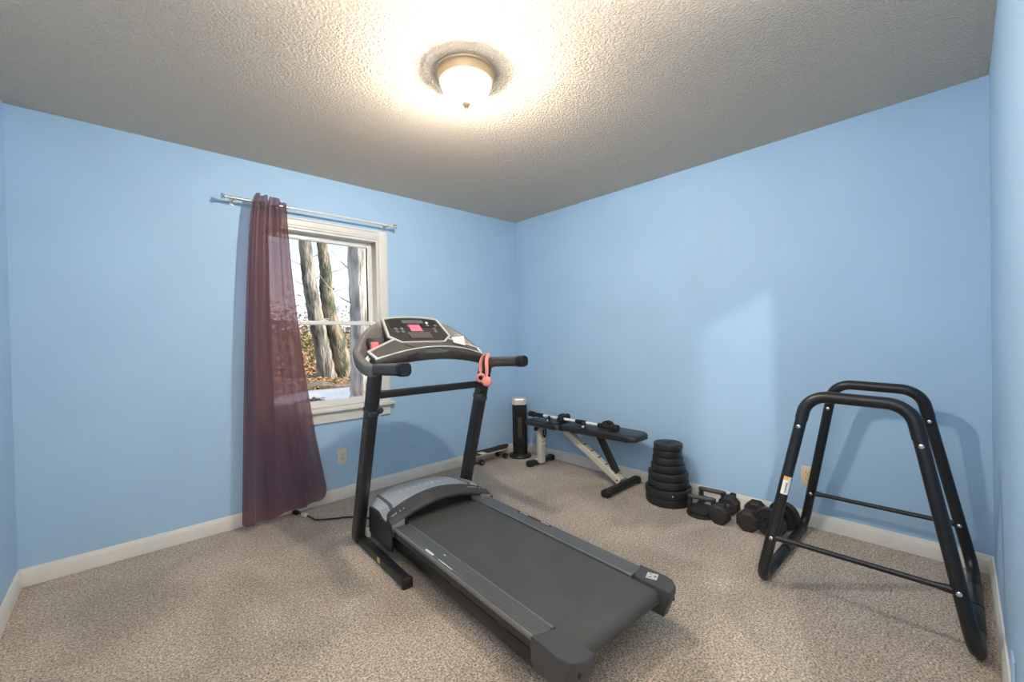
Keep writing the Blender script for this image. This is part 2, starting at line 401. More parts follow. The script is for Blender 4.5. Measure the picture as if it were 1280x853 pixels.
def sash(name, y, z0, z1, top):
    x0, x1 = WX0+.018, WX1-.018; st = .040
    bt, tp = (.052, .030) if not top else (.030, .042)
    b = MB()
    b.box(x0, x0+st, y, y+.03, z0, z1, .003); b.box(x1-st, x1, y, y+.03, z0, z1, .003)
    b.box(x0+st, x1-st, y, y+.03, z0, z0+bt, .003); b.box(x0+st, x1-st, y, y+.03, z1-tp, z1, .003)
    o = b.build(name, VINYL, win)
    g = MB().box(x0+st-.004, x1-st+.004, y+.013, y+.017, z0+bt-.004, z1-tp+.004).build('pane', GLASS, o)
    return o
sash('sash', YW+.045, WZ0+.006, ZM+.015, False); sash('sash', YW+.082, ZM-.015, WZ1-.018, True)
b = MB().box(1.085, 1.145, YW+.05, YW+.078, ZM+.015, ZM+.024, .003); b.cyl((1.115, YW+.064, ZM+.024), (1.115, YW+.064, ZM+.034), .014, 14); b.box(1.115, 1.152, YW+.058, YW+.068, ZM+.028, ZM+.035, .002)
b.build('sash_lock', VINYL, win)

# ------------------------------------------------------------------ outlets
def outlet(name, label, o, nx, nup, m, face=True, gangs=1):
    """o: centre on the wall, nx: wall direction to the right, nup: up"""
    t = thing(name, label, 'outlet', o); n = Vector(nx).cross(Vector(nup)); Mx = frame(o, nx, nup)
    MB().box(-.036, .036, -.059, .059, 0, .006, .003, 2, Mx).build('cover_plate', m, t)
    if face:
        for dz in (-.0195, .0195):
            r = MB(); r.prism(rrect(.034, .029, .010, 3), .0055, .0085, lambda a, b, d: Mx @ Vector((a, b+dz, d))); rr = r.build('receptacle', m, t)
            q = MB()
            q.box(-.009, -.006, dz-.001, dz+.009, .0075, .0089, M=Mx); q.box(.006, .009, dz+.000, dz+.008, .0075, .0089, M=Mx)
            q.lathe([(.0028, 0), (.0028, .0014)], (0, dz-.008, .0075), 10, Mx); q.build('slot', SLOT, rr)
        q = MB(); q.lathe([(.003, 0), (.0025, .0015)], (0, 0, .006), 10, Mx); q.build('screw', CHROME, t)
    return t
outlet('wall_outlet', 'pale duplex outlet low on the window wall, right of the curtain', (1.203, YW, .328), (1, 0, 0), (0, 0, 1), OUTW)
outlet('wall_outlet', 'ivory duplex outlet on the right-hand wall behind the dip stand', (XR, .652, .313), (0, -1, 0), (0, 0, 1), IVORY)
bp = outlet('wall_outlet', 'blank cover plate painted blue on the near wall, bottom right corner', (1.93, YN, .17), (-1, 0, 0), (0, 0, 1), WALL, False)

# ------------------------------------------------------------------ ceiling lamp
LX, LY = 1.178, 1.545
lamp = thing('ceiling_light', 'lit flush dome ceiling light with tan metal ring and white glass', 'ceiling light', (LX, LY, H))
MB().lathe([(.02, 0), (.139, 0), (.141, -.004), (.139, -.010), (.131, -.014), (.129, -.030), (.124, -.044), (.118, -.047), (.112, -.043), (.02, -.02)], (LX, LY, H), 48).build('base_ring', GOLD, lamp)
prof = [(.1165, -.040)]
for k in range(1, 12):
    a = k/12*PI/2; prof.append((.1165*math.cos(a)**.85 if a else .1165, -.040-.098*math.sin(a)**1.05))
prof.append((.012, -.1385))
MB().lathe(prof, (LX, LY, H), 32).build('glass_bowl', LIT, lamp, angle=60)
MB().lathe([(.004, -.137), (.019, -.138), (.021, -.143), (.017, -.148), (.013, -.155), (.006, -.160), (.0045, -.165), (.006, -.169), (.003, -.173)], (LX, LY, H), 20).build('finial', GOLD, lamp)

ld = bpy.data.lights.new('bulb', 'POINT'); ld.energy = BULB_WATTS; ld.shadow_soft_size = .035; ld.color = (1, .94, .86)
lo = bpy.data.objects.new('bulb', ld); COL.objects.link(lo); lo.location = (LX, LY, H-.072)

# ------------------------------------------------------------------ curtain rod and curtain
RY, RZ = YW-.088, 2.145
rod = thing('curtain_rod', 'slim white and nickel telescoping curtain rod above the window', 'curtain rod', (1.05, YW, RZ))
MB().cyl((.485, RY, RZ), (.86, RY, RZ), .0095, 14).build('outer_tube', NICKEL, rod)
MB().cyl((.84, RY, RZ), (1.63, RY, RZ), .0075, 14).build('inner_tube', TRIM, rod)
for x, s in ((.485, -1), (1.63, 1)):
    Mx = Matrix.Translation((x, RY, RZ)) @ Matrix.Rotation(s*PI/2, 4, 'Y')
    MB().lathe([(.009, -.004), (.013, 0), (.0135, .006), (.010, .010), (.0165, .016), (.019, .021), (.0165, .026), (.004, .028)], (0, 0, 0), 18, Mx).build('finial', CHROME, rod)
for x in (.53, 1.585):
    b = MB(); b.tube([(x, YW, RZ-.004), (x, RY, RZ-.004)], .005, 10); b.box(x-.012, x+.012, YW-.004, YW, RZ-.028, RZ+.022, .002)
    b.tube([(x, RY+.014*math.cos(a), RZ+.0125*math.sin(a)) for a in np.linspace(-PI*.95, .1, 9)], .003, 8); b.build('bracket', NICKEL, rod)

cur = thing('curtain', 'sheer plum curtain bunched at the left end of the rod', 'curtain', (.78, RY, 0))
b = MB(); NU, NVV = 180, 70; rows = []
for j in range(NVV+1):
    f = j/NVV; row = []
    for i in range(NU+1):
        s = i/NU
        xl = .640+(.515-.640)*f**.55; xr = .834+(1.040-.834)*(f**1.6)
        zt = 2.190-.030*max(0, (s-.55)/.45)-(.032 if .365 < s < .425 else 0)
        zb = .052-.012*math.sin(s*9)+.07*max(0, (s-.55)/.45)**1.6 + (.055*max(0, (s-.93)/.07)**2)
        ph = s*2*PI*3.6+.9+.5*math.sin(s*6.3)
        amp = .026+.012*math.sin(PI*f)
        wob = .5*math.sin(s*5+f*2.2)+.3*math.sin(f*5+s*11)
        fold = math.cos(ph+wob*f); fold = math.copysign(abs(fold)**.7, fold)
        x = xl+(xr-xl)*(s+.018*math.sin(ph*2)*(1-f*.4))
        y = RY-.034+(.050*max(0, (s-.74)/.26)**1.5)*(1-f)+amp*fold*(.7+.3*math.sin(7*s+1)) - .010*f + .004*math.sin(f*30+s*40)*f*(1-f)
        row.append(Vector((x, min(y, YW-.03), zt+(zb-zt)*f)))
    rows.append(row)
b.grid(rows); b.build('drape', CURTAIN, cur, angle=80)

# ------------------------------------------------------------------ power cord of the treadmill
cord = thing('power_cord', 'dark power cord on the carpet from the curtain to the treadmill', 'cord', (.95, 3.0, 0))
pts = catmull([(.845, 3.19, .016), (.868, 3.16, .014), (.900, 3.06, .010), (.915, 2.985, .008), (.955, 2.945, .008), (1.02, 2.90, .008), (1.08, 2.865, .009), (1.14, 2.80, .010), (1.22, 2.66, .012)], 8)
MB().tube(pts, .0055, 10).build('cable', CORDM, cord)
d = (Vector((.90, 3.06, 0))-Vector((.868, 3.16, 0))).normalized()
Mx = frame((.884, 3.10, .014), d, Vector((-d.y, d.x, 0)))
MB().box(-.026, .022, -.012, .012, -.010, .012, .004, 2, Mx).build('plug_tag', OUTW, cord)
MB().box(-.024, .024, -.014, .014, -.012, .014, .005, 2, frame((.850, 3.185, .016), d, Vector((-d.y, d.x, 0)))).build('socket_end', CORDM, cord)

# ------------------------------------------------------------------ treadmill  (local frame: x = right, y = forward, z up; L(u,v,z): u backwards)
TA = math.radians(-2.6)
tm = thing('treadmill', 'large folding treadmill with silver hood, black belt and tall console', 'treadmill', (1.3578, 2.1235, 0), TA)
def L(u, v, z): return Vector((v, -u, z))
def bld(b, name, m, parent=tm, **k): return b.build(name, m, parent, local=True, **k)
# floor frame
for sgn in (-1, 1):
    b = MB(); b.sweep([L(-.40, sgn*.362, .026), L(.285, sgn*.362, .026)], rrect(.046, .050, .008), (0, 0, 1)); o = bld(b, 'base_tube', BLACKM)
    b = MB(); b.box(sgn*.362-.027, sgn*.362+.027, -.305, -.275, .0, .052, .008); bld(b, 'foot', RUBBER, o)
    b = MB(); b.box(sgn*.362-.025, sgn*.362+.025, .30, .40, 0, .053, .008); bld(b, 'foot', RUBBER, o)
    if sgn < 0:
        b = MB(); b.box(-.3885, -.3868, -.02, .012, .018, .046); bld(b, 'rating_sticker', YELLOW, o)
b = MB(); b.sweep([L(-.37, -.34, .032), L(-.37, .34, .032)], rrect(.05, .05, .008), (0, 0, 1)); bld(b, 'cross_tube', BLACKM)
# uprights
UB, UT = (-.345, .02), (-.020, 1.03)
def post(sgn):
    b = MB(); pth = [L(UB[0]+(UT[0]-UB[0])*k, sgn*.372, UB[1]+(UT[1]-UB[1])*k) for k in (0, .012, .985, 1)]
    b.sweep(pth, rrect(.058, .088, .016, 4), (0, 1, 0), scale=[.86, 1, 1, .97]); o = bld(b, 'upright', POST)
    return o
pL, pR = post(-1), post(1)
lean = math.atan2(UT[0]-UB[0], UT[1]-UB[1]); pd = L(UT[0]-UB[0], 0, UT[1]-UB[1]).normalized()
def on_post(k): return L(UB[0]+(UT[0]-UB[0])*k, 0, UB[1]+(UT[1]-UB[1])*k)
# lettering down the outer face of the left upright
o0 = on_post(.56)+Vector((-.4014, 0, 0)); text('PROFORM', .075, frame(o0, -pd, Vector((0, -1, 0)) + pd*0), PRINTG, pL, sx=1.15, spacing=1.1)
for sgn in (-1, 1):
    b = MB(); c0 = on_post(.795)+Vector((sgn*.372, 0, 0)); b.sweep([c0-pd*.014, c0-pd*.011, c0+pd*.011, c0+pd*.014], rrect(.066, .096, .018), (0, 1, 0), scale=[.93, 1, 1, .93]); o = bld(b, 'collar', DECK)
    kx = c0+pd*.008+Vector((-sgn*.03, -.04, 0)); b = MB(); b.cyl(kx, kx+Vector((0, -.016, -.004)), .019, 16, .004); b.cyl(kx+Vector((0, .03, 0)), kx, .012, 12); bld(b, 'knob', DECK, o)
    b = MB(); c1 = on_post(.055)+Vector((sgn*.335, 0, .01)); b.box(c1.x-.012, c1.x+.012, c1.y-.075, c1.y-.03, .045, .095, .006); bld(b, 'pivot_bracket', OUTW)
    b = MB(); q = on_post(.86)+Vector((sgn*.372-sgn*.0, 0, 0)); b.cyl(q+Vector((-sgn*.027, -.02, 0)), q+Vector((-sgn*.0315, -.02, 0)), .007, 12); bld(b, 'bolt', SLOT)
b = MB(); q = on_post(.885); b.sweep([q+Vector((-.345, -.012, 0)), q+Vector((.345, -.012, 0))], rrect(.042, .042, .009), (0, 0, 1)); bld(b, 'crossbar', BLACKM)
# deck
DZT = .200
b = MB(); b.box(-.30, .30, -1.19, .10, .150, .184, .004); bld(b, 'deck_board', BLACKM)
for sgn in (-1, 1):
    b = MB(); b.box(sgn*.285-.016, sgn*.285+.016, -1.20, .18, .068, .128, .005); o = bld(b, 'frame_rail', BLACKM)
    for y in (-.33, -.62, -.95):
        b = MB(); b.box(sgn*.285-.014, sgn*.285+.014, y-.03, y+.03, .126, .152, .003); bld(b, 'deck_mount', DECK, o)
b = MB()   # the belt: a closed loop round the rear roller
prof = [(.10, DZT-.003)]
prof += [(-1.270-.030*math.sin(a), DZT-.033+.030*math.cos(a)) for a in np.linspace(0, PI, 12)]
prof += [(.10, DZT-.063)]
b.prism(prof, -.226, .226, lambda a, c, d: Vector((d, a, c))); bld(b, 'belt', BELT)
b = MB(); b.cyl((-.235, -1.270, DZT-.033), (.235, -1.270, DZT-.033), .022, 16); bld(b, 'roller', BLACKM)
for sgn in (-1, 1):
    prof = [(.232, .184), (.232, .203)]; n = 8; x0, x1 = .238, .313; p = (x1-x0)/n
    for k in range(n):
        a = x0+k*p; prof += [(a, .2050), (a+p*.58, .2050), (a+p*.66, .2008), (a+p*.94, .2008)]
    prof += [(x1+.002, .2055), (.3225, .2040), (.3255, .199), (.3255, .190), (.318, .184)]
    b = MB(); b.loft([[Vector((sgn*a, y, z)) for a, z in prof] for y in (-1.165, -.068)]); o = bld(b, 'foot_rail', RAILM, angle=20)
    b = MB(); b.loft([[Vector((sgn*a, y, z)) for a, z in ((.300, .188), (.3235, .189), (.3235, .158), (.317, .153), (.300, .153))] for y in (-1.165, -.068)]); bld(b, 'rail_side', BLACKM, o, angle=20)
    b = MB()
    if sgn < 0:
        b.box(-.312, -.300, -.455, -.385, .2048, .2064); bld(b, 'label_strip', WHITEP, o)
        b = MB(); b.box(-.309, -.3045, -.62, -.505, .2048, .2062); bld(b, 'label_print', WHITEP, o)
        b = MB(); b.box(-.270, -.264, -.50, -.485, .2048, .2062); bld(b, 'label_dot', WHITEP, o)
    else:
        b.box(.300, .312, -.62, -.36, .2048, .2066); bld(b, 'label_strip', SLOT, o)
        b = MB(); b.box(.3035, .3085, -.61, -.545, .2066, .2072); bld(b, 'label_print', WHITEP, o)
        b = MB(); b.box(.3035, .3085, -.44, -.375, .2066, .2070); bld(b, 'label_print', WHITEP, o)
        b = MB(); b.box(.3035, .3085, -.54, -.45, .2066, .2070); bld(b, 'label_print', REDP, o)
# rear end caps
for sgn in (-1, 1):
    b = MB(); zt, zb = .2085, .100
    xi0, xi1 = .2275, .2275
    top = [(.233, -1.178), (.3285, -1.146), (.331, -1.272), (.322, -1.306), (.296, -1.330), (.262, -1.342), (.2275, -1.342), (.2275, -1.26)]
    bot = [(.233, -1.178), (.3285, -1.146), (.331, -1.262), (.322, -1.290), (.296, -1.308), (.262, -1.318), (.2275, -1.318), (.2275, -1.26)]
    def ring(pl, z, k): 
        cx, cy = .28, -1.24
        return [Vector((sgn*(cx+(a-cx)*k), cy+(c-cy)*k, z)) for a, c in pl]
    zf = zb
    b.loft([ring(bot, zf, .90), ring(bot, zf+.02, .99), ring(top, zt-.022, 1), ring(top, zt-.005, .985), ring(top, zt, .94)]); o = bld(b, 'end_cap', CAPM, angle=30)
    b = MB(); b.box(sgn*.285-.006, sgn*.285+.006, -1.3275, -1.30, .150, .172, .002); bld(b, 'adjuster_hole', SLOT, o)
    b = MB(); b.box(sgn*.21-.03, sgn*.21+.03, -1.10, -1.03, .0, .135, .008); bld(b, 'rear_foot', RUBBER, o)
    if sgn > 0:
        Mx = frame((.283, -1.232, zt+.0005), (.94, .34, 0), (-.34, .94, 0)); b = MB(); b.box(-.022, .022, -.022, .022, -.001, .001, M=Mx); lg = bld(b, 'logo_plate', SILVER, o)
        b = MB(); b.quadlist([Mx @ Vector(v) for v in ((-.018, .016, .0016), (-.004, .004, .0016), (-.012, .002, .0016), (.018, .016, .0016), (.012, .004, .0016), (.003, .002, .0016), (0, -.004, .0016), (-.006, -.016, .0016), (.006, -.016, .0016))], [(0, 1, 2), (3, 4, 5), (6, 7, 8)]); bld(b, 'logo_mark', SLOT, lg)
# motor hood: lofted along x from left to right
def hoodtop(u, v):
    """height of the hood surface"""
    cr = 1-(abs(v)/.40)**2.2
    bk = .212+.078*max(0, cr)           # rear edge arch
    fr = .205+.055*max(0, cr)
    k = max(0, min(1, (u+.42)/.47))
    dome = math.sin(PI*min(1, max(0, k*.92+.04)))**.6
    q = min(1, max(0, (u+.11)/.06))
    return fr+(bk-fr)*k+.022*(dome-.3)-.024*q*q*(3-2*q)
def front_u(v): return -.415+.19*(abs(v)/.335)**3.2
def rear_u(v):
    k = min(1, max(0, (abs(v)-.225)/.03)); return -.032+.096*k*k*(3-2*k)
rows = []; NVh, NUh = 36, 16
for i in range(NVh+1):
    v = -.332+.664*i/NVh; row = []
    f0, f1 = front_u(v), rear_u(v)
    ring = []
    ring.append(L(f0-.004, v, .115)); ring.append(L(f0-.010, v, .17))
    for j in range(NUh+1):
        u = f0+(f1-f0)*j/NUh; ring.append(L(u, v, hoodtop(u, v)-(.018*(1-j/1.5) if j < 1.5 else 0)))
    ring.append(L(f1, v, hoodtop(f1, v)-.012)); ring.append(L(f1-.012, v, .205 if abs(v) < .23 else .150))
    rows.append(ring)
b = MB()
for sgn_row in (0,): b.loft(rows, cap=True, close=True)
hood = bld(b, 'motor_hood', HOOD, angle=40)
for sgn in (-1, 1):   # black side skirts of the hood
    b = MB(); poly = [(-.235, .095), (-.235, .172)]+[(u, hoodtop(u, .332)-.004) for u in np.linspace(-.225, .062, 9)]+[(.07, .19), (.072, .085), (.02, .072), (-.15, .080)]
    b.prism(poly, .332, .342, lambda a, c, d: L(a, sgn*d, c)); o = bld(b, 'side_skirt', BLACKM, hood)
# stripe inlays running front to back
for sgn in (-1, 1):
    b = MB(); A = []; B2 = []
    for u in np.linspace(-.330, -.060, 14):
        v = sgn*(.252+.02*(u+.33)/.27); A.append(L(u, v-.010, hoodtop(u, v-.010)+.0008)); B2.append(L(u, v+.010, hoodtop(u, v+.010)+.0008))
    b.grid([A, B2]); bld(b, 'hood_stripe', GREY_STRIP, hood)
b = MB(); b.prism([(v, hoodtop(-.02, v)-.004) for v in np.linspace(-.235, .235, 17)]+[(.235, .19), (-.235, .19)], -.030, -.012, lambda a, c, d: L(d, a, c)); bld(b, 'belt_recess_shade', SLOT, hood)  # black panel standing in for the shadow beneath the bumper
# soft grey bumper arching over the belt
rings = []; NB = 40
for i in range(NB+1):
    v = -.332+.664*i/NB; e = (abs(v)/.332)
    zc = .232+.072*(1-e**1.9); uc0 = -.070+.016*e**2-.012*(1-e**2); uc1 = .048+.014*e
    if e > .93: k = (e-.93)/.07; uc0 += .045*k; zc -= .004*k
    rings.append([L(uc0, v, zc-.012), L(uc0+.003, v, zc+.004), L(uc0+.02, v, zc+.009), L((uc0+uc1)/2, v, zc+.006), L(uc1-.012, v, zc-.005), L(uc1-.002, v, zc-.014), L(uc1, v, zc-.024), L(uc1-.008, v, zc-.036), L(uc0+.02, v, zc-.03)])
bmp = bld(MB().loft(rings), 'front_bumper', BUMPER, angle=50)
def bump_pt(v):
    e = abs(v)/.332; return L(.012, v, .2405+.072*(1-e**1.9)-.0035)
def arc_text(s, v0, v1, size, m, parent, ptf, lift=.002):
    n = len(s); 
    for i, ch in enumerate(s):
        if ch == ' ': continue
        v = v0+(v1-v0)*(i+.5)/n; p, q = ptf(v-.004), ptf(v+.004)
        o = ptf(v)+Vector((0, 0, lift)); text(ch, size, frame(o, q-p, Vector((0, 1, .12))), m, parent, 'letter')
arc_text('SPORT 6.0', .185, .318, .019, WHITEP, bmp, bump_pt, .0015)
arc_text('CHP 2.5', -.312, -.232, .017, WHITEP, bmp, bump_pt, .0015)
arc_text('PROFORM', -.17, .13, .036, WHITEP, hood, lambda v: L(-.205, v, hoodtop(-.205, v)), .001)

# ---- console
FW = [(-.147, 0), (.147, 0), (.212, .24), (.192, .97), (.10, 1.05), (0, 1.075), (-.10, 1.05), (-.192, .97), (-.212, .24)]
P0, P1 = (-.150, 1.196), (-.335, 1.350)
dpl = L(P1[0]-P0[0], 0, P1[1]-P0[1]); dn = Vector((1, 0, 0)).cross(dpl).normalized(); LEN = dpl.length
def D(a, t, d=0.): return L(P0[0], 0, P0[1])+Vector((a, 0, 0))+dpl*t+dn*d
def shrink(poly, k, tk, c=.52): return [(a*k, c+(t-c)*tk) for a, t in poly]
b = MB(); b.loft([[D(a, t, d) for a, t in shrink(FW, k, kt)] for d, k, kt in ((-.075, .80, .72), (-.05, .97, .95), (-.012, 1.03, 1.03), (-.002, 1.03, 1.03))]); body = bld(b, 'display_housing', GREYC, angle=30)
b = MB(); outer, inner = shrink(FW, 1.035, 1.04), shrink(FW, .955, .945)
b.loft([[D(a, t, -.004) for a, t in outer], [D(a, t, .006) for a, t in shrink(FW, 1.02, 1.02)], [D(a, t, .007) for a, t in shrink(FW, .975, .97)], [D(a, t, .001) for a, t in inner]], cap=False); bld(b, 'display_bezel', SILVER, body, angle=25)
b = MB(); b.loft([[D(a, t, -.004) for a, t in shrink(FW, .97, .96)], [D(a, t, .0015) for a, t in inner]]); fc = bld(b, 'display_face', DARKC, body)
def plate(a0, a1, t0, t1, d0, d1, name, m, parent, skew=0.):
    b = MB(); b.loft([[D(a0, t0, d), D(a1, t0, d), D(a1-skew, t1, d), D(a0+skew, t1, d)] for d in (d0, d1)]); return bld(b, name, m, parent)
plate(-.165, .165, .60, .96, .0012, .003, 'display_panel', mat('panel_film', (.02, .022, .024, 1), .2), fc, .004)
plate(-.075, .075, .78, .92, .003, .0045, 'screen', mat('lcd_grey', (.10, .11, .11, 1), .15), fc)
for k, (a, t) in enumerate([(-.14, .55), (-.14, .44), (-.10, .55), (-.10, .44), (.13, .55), (.13, .44), (.095, .70), (-.045, .66), (.15, .68)]):
    b = MB(); b.loft([[D(a+.012*math.cos(x), t+.05*math.sin(x), d) for x in np.linspace(0, 2*PI, 11)[:-1]] for d in (.0012, .004)]); bld(b, 'button', GREYC, fc)
b = MB(); b.loft([[D(.098+.010*math.cos(x), .80+.045*math.sin(x), d) for x in np.linspace(0, 2*PI, 13)[:-1]] for d in (.003, .0055)]); bld(b, 'start_key', WHITEP, fc)
b = MB()
for k in range(12):
    a = -.062+k*.0125
    b.loft([[D(a, .17, d), D(a+.006, .17, d), D(a-.006, .40, d), D(a-.012, .40, d)] for d in (.0012, .0042)])
for t in (.17, .28, .39): b.loft([[D(-.07, t, d), D(.085, t, d), D(.085, t+.018, d), D(-.07, t+.018, d)] for d in (.0010, .0034)])
bld(b, 'speaker_grille', GREYC, fc)
plate(-.075, .082, .15, .42, .0011, .0018, 'grille_backing', SLOT, fc)
# lower cross console: arched front face with a silver lip, recessed tray behind
def arcz(v): e = min(1, abs(v)/.36); return 1.108+.062*(1-e**2)
def arcb(v): e = min(1, abs(v)/.36); return 1.046+.046*(1-e**2)
def arcu(v): e = min(1, abs(v)/.36); return -.028+.035*(1-e**2)
rings = []
for i in range(37):
    v = -.365+.73*i/36; u = arcu(v); zt, zb = arcz(v), arcb(v)
    rings.append([L(u, v, zt), L(u+.006, v, zt-.010), L(u+.004, v, (zt+zb)/2), L(u-.010, v, zb+.006), L(u-.03, v, zb), L(u-.075, v, zb+.018), L(u-.085, v, zt-.004), L(u-.03, v, zt-.004)])
cc = bld(MB().loft(rings), 'cross_console', mat('cross_console_grey', (.06, .057, .054, 1), .42, metal=.1), angle=50)
pth = [L(arcu(v)+.001, v, arcz(v)+.001) for v in np.linspace(-.365, .365, 37)]
b = MB(); b.sweep(pth, rrect(.010, .008, .003, 2), (0, 0, 1)); bld(b, 'silver_lip', SILVER, cc)
# badge and cup slot on the arched face
b = MB(); b.loft([[L(arcu(a)+.0055+d, a, arcz(a)-.026+c*.012) for a, c in [(.0+.075*math.cos(x), math.sin(x)) for x in np.linspace(0, 2*PI, 25)[:-1]]] for d in (-.002, .0012)]); bld(b, 'badge', mat('badge_olive_silver', (.22, .21, .16, 1), .25, metal=.6), cc)
b = MB(); b.loft([[L(arcu(a)+.0052+d, a, z) for a, z in ((-.19, arcz(-.19)-.03), (-.13, arcz(-.13)-.022), (-.11, arcz(-.11)-.034), (-.185, arcz(-.185)-.044))] for d in (-.002, .0016)]); bld(b, 'key_slot', SLOT, cc)
# tray surfaces: sloping triangular trays left and right with silver borders, plus centre ramp
def tray(sgn):
    tip0, tip1 = (-.105, .372, 1.150), (-.035, .352, 1.112)
    poly = [tip1, (arcu(.26), .26, arcz(.26)), (arcu(.12), .12, arcz(.12)), (-.130, .115, 1.186), (-.178, .190, 1.216), tip0]
    b = MB(); b.loft([[L(u, sgn*v, z+d) for u, v, z in poly] for d in (-.03, 0)]); o = bld(b, 'tray', TRAY, cc)
    pp = [L(u, sgn*v, z+.001) for u, v, z in ((-.178, .190, 1.216), tip0, tip1, (arcu(.30), .30, arcz(.30)))]
    b = MB(); b.sweep(fillet(pp, .008, 3), rrect(.020, .010, .003, 2), (0, 0, 1)); bld(b, 'tray_border', SILVER, o)
tray(-1); tray(1)
b = MB(); b.loft([[L(u, v, z+d) for u, v, z in ((arcu(0), -.125, arcz(.12)), (arcu(0)-.002, 0, arcz(0)), (arcu(0), .125, arcz(.12)), (-.140, .14, 1.190), (-.140, -.14, 1.190))] for d in (-.03, .0)]); bld(b, 'centre_tray', TRAY, cc)
# swept side arms joining the uprights to the back of the display
def arm(sgn):
    TP = [(.025, .392, 1.080), (-.06, .404, 1.095), (-.13, .412, 1.130), (-.19, .410, 1.168), (-.22, .390, 1.198), (-.25, .358, 1.236), (-.29, .311, 1.277), (-.32, .250, 1.315), (-.338, .165, 1.330), (-.342, .10, 1.330)]
    BT = [(.025, .388, 1.020), (-.05, .392, 1.022), (-.11, .402, 1.040), (-.16, .402, 1.066), (-.195, .382, 1.088), (-.225, .352, 1.110), (-.265, .303, 1.132), (-.295, .243, 1.152), (-.315, .165, 1.172), (-.32, .10, 1.18)]
    A, B2 = catmull([L(u, sgn*v, z) for u, v, z in TP], 5), catmull([L(u, sgn*v, z) for u, v, z in BT], 5); rings = []
    for k, (p, q) in enumerate(zip(A, B2)):
        c = (p+q)/2; a = (p-q)/2; t = (A[min(k+1, len(A)-1)]-A[max(k-1, 0)]); n = t.cross(a).normalized(); th = .027-.008*k/len(A)
        rings.append([c+a*math.copysign(abs(math.cos(x))**.6, math.cos(x))+n*th*math.copysign(abs(math.sin(x))**.6, math.sin(x)) for x in np.linspace(0, 2*PI, 25)[:-1]])
    return bld(MB().loft(rings), 'console_arm', GREYC, angle=60)
arm(-1); arm(1)
# inner cup wells behind the trays
for sgn in (-1, 1):
    b = MB(); b.lathe([(.040, 0), (.045, .06), (.048, .062), (.050, .05), (.045, -.004)], L(-.215, sgn*.285, 1.165), 20); bld(b, 'cup_holder', TRAY, cc)
b = MB(); b.loft([[L(u, v, z) for u, v in ((-.30, -.30), (-.10, -.345), (-.10, .345), (-.30, .30))] for z in (1.135, 1.155)]); bld(b, 'console_shelf', TRAY, cc)
# handrails with end caps
for sgn in (-1, 1):
    z = 1.060; b = MB()
    b.sweep([L(-.06, sgn*.374, z-.018), L(.0, sgn*.376, z-.004), L(.05, sgn*.376, z), L(.315, sgn*.376, z+.012)], rrect(.060, .062, .022, 5), (0, 0, 1), scale=[.9, 1, 1, 1]); o = bld(b, 'handrail', mat('handrail_grey', (.085, .08, .075, 1), .34, metal=.4))
    b = MB(); b.sweep([L(.313, sgn*.376, z+.012), L(.320, sgn*.376, z+.0122), L(.352, sgn*.376, z+.0137), L(.362, sgn*.376, z+.014)], rrect(.066, .068, .024, 5), (0, 0, 1), scale=[.98, 1, 1, .86]); bld(b, 'end_cap', BLACKM, o)
    b = MB(); b.box(sgn*.376-sgn*.030-.0015, sgn*.376-sgn*.030+.0015, -.24, -.13, z+.005, z+.008); b.cyl((sgn*.346, -.17, z+.0075), (sgn*.3435, -.17, z+.0075), .004, 10); bld(b, 'pulse_sensor', CHROME, o)

# things lying on the console
TMW = world_of(tm)
n1 = thing('note_pad', 'small hot pink note pad stuck on the treadmill display', 'note pad', TMW @ D(-.008, .52, .006), TA)
b = MB(); b.loft([[D(a, t, d) for a, t in ((-.046, .42), (.034, .42), (.030, .66), (-.046, .66))] for d in (.0050, .0095)]); b.bm.transform(TMW); b.build('pad', HOTPINK, n1)
b = MB(); b.loft([[D(a, t, d) for a, t in ((-.047, .64), (.031, .64), (.031, .72), (-.047, .72))] for d in (.0050, .0075)]); b.bm.transform(TMW); b.build('flap', mat('deep_pink', (.5, .05, .12, 1), .5), n1)
n2 = thing('lighter_case', 'small coral pink case tucked in the left console cup holder', 'case', TMW @ L(-.195, -.285, 1.17), TA)
b = MB(); b.box(-.342, -.298, .135, .160, 1.160, 1.205, .006); b.bm.transform(TMW); b.build('shell', mat('coral_plastic', (.72, .17, .17, 1), .5), n2)
b = MB(); b.box(-.343, -.297, .134, .161, 1.184, 1.188, .001); b.bm.transform(TMW); b.build('seam', HOTPINK, n2)
n3 = thing('paper_tag', 'white printed paper tag standing in the right console tray', 'paper', TMW @ L(-.115, .25, 1.178), TA)
b = MB(); b.loft([[L(u+d, v, z) for u, v, z in ((-.135, .205, 1.190), (-.085, .262, 1.168), (-.110, .268, 1.226), (-.160, .205, 1.222))] for d in (-.0015, .0015)]); b.bm.transform(TMW); b.build('sheet', PAPER, n3)
b = MB(); b.loft([[L(u+d, v, z) for u, v, z in ((-.162, .203, 1.218), (-.112, .268, 1.222), (-.113, .268, 1.229), (-.163, .203, 1.225))] for d in (.002, .004)]); b.bm.transform(TMW); b.build('binding', SILVER, n3)

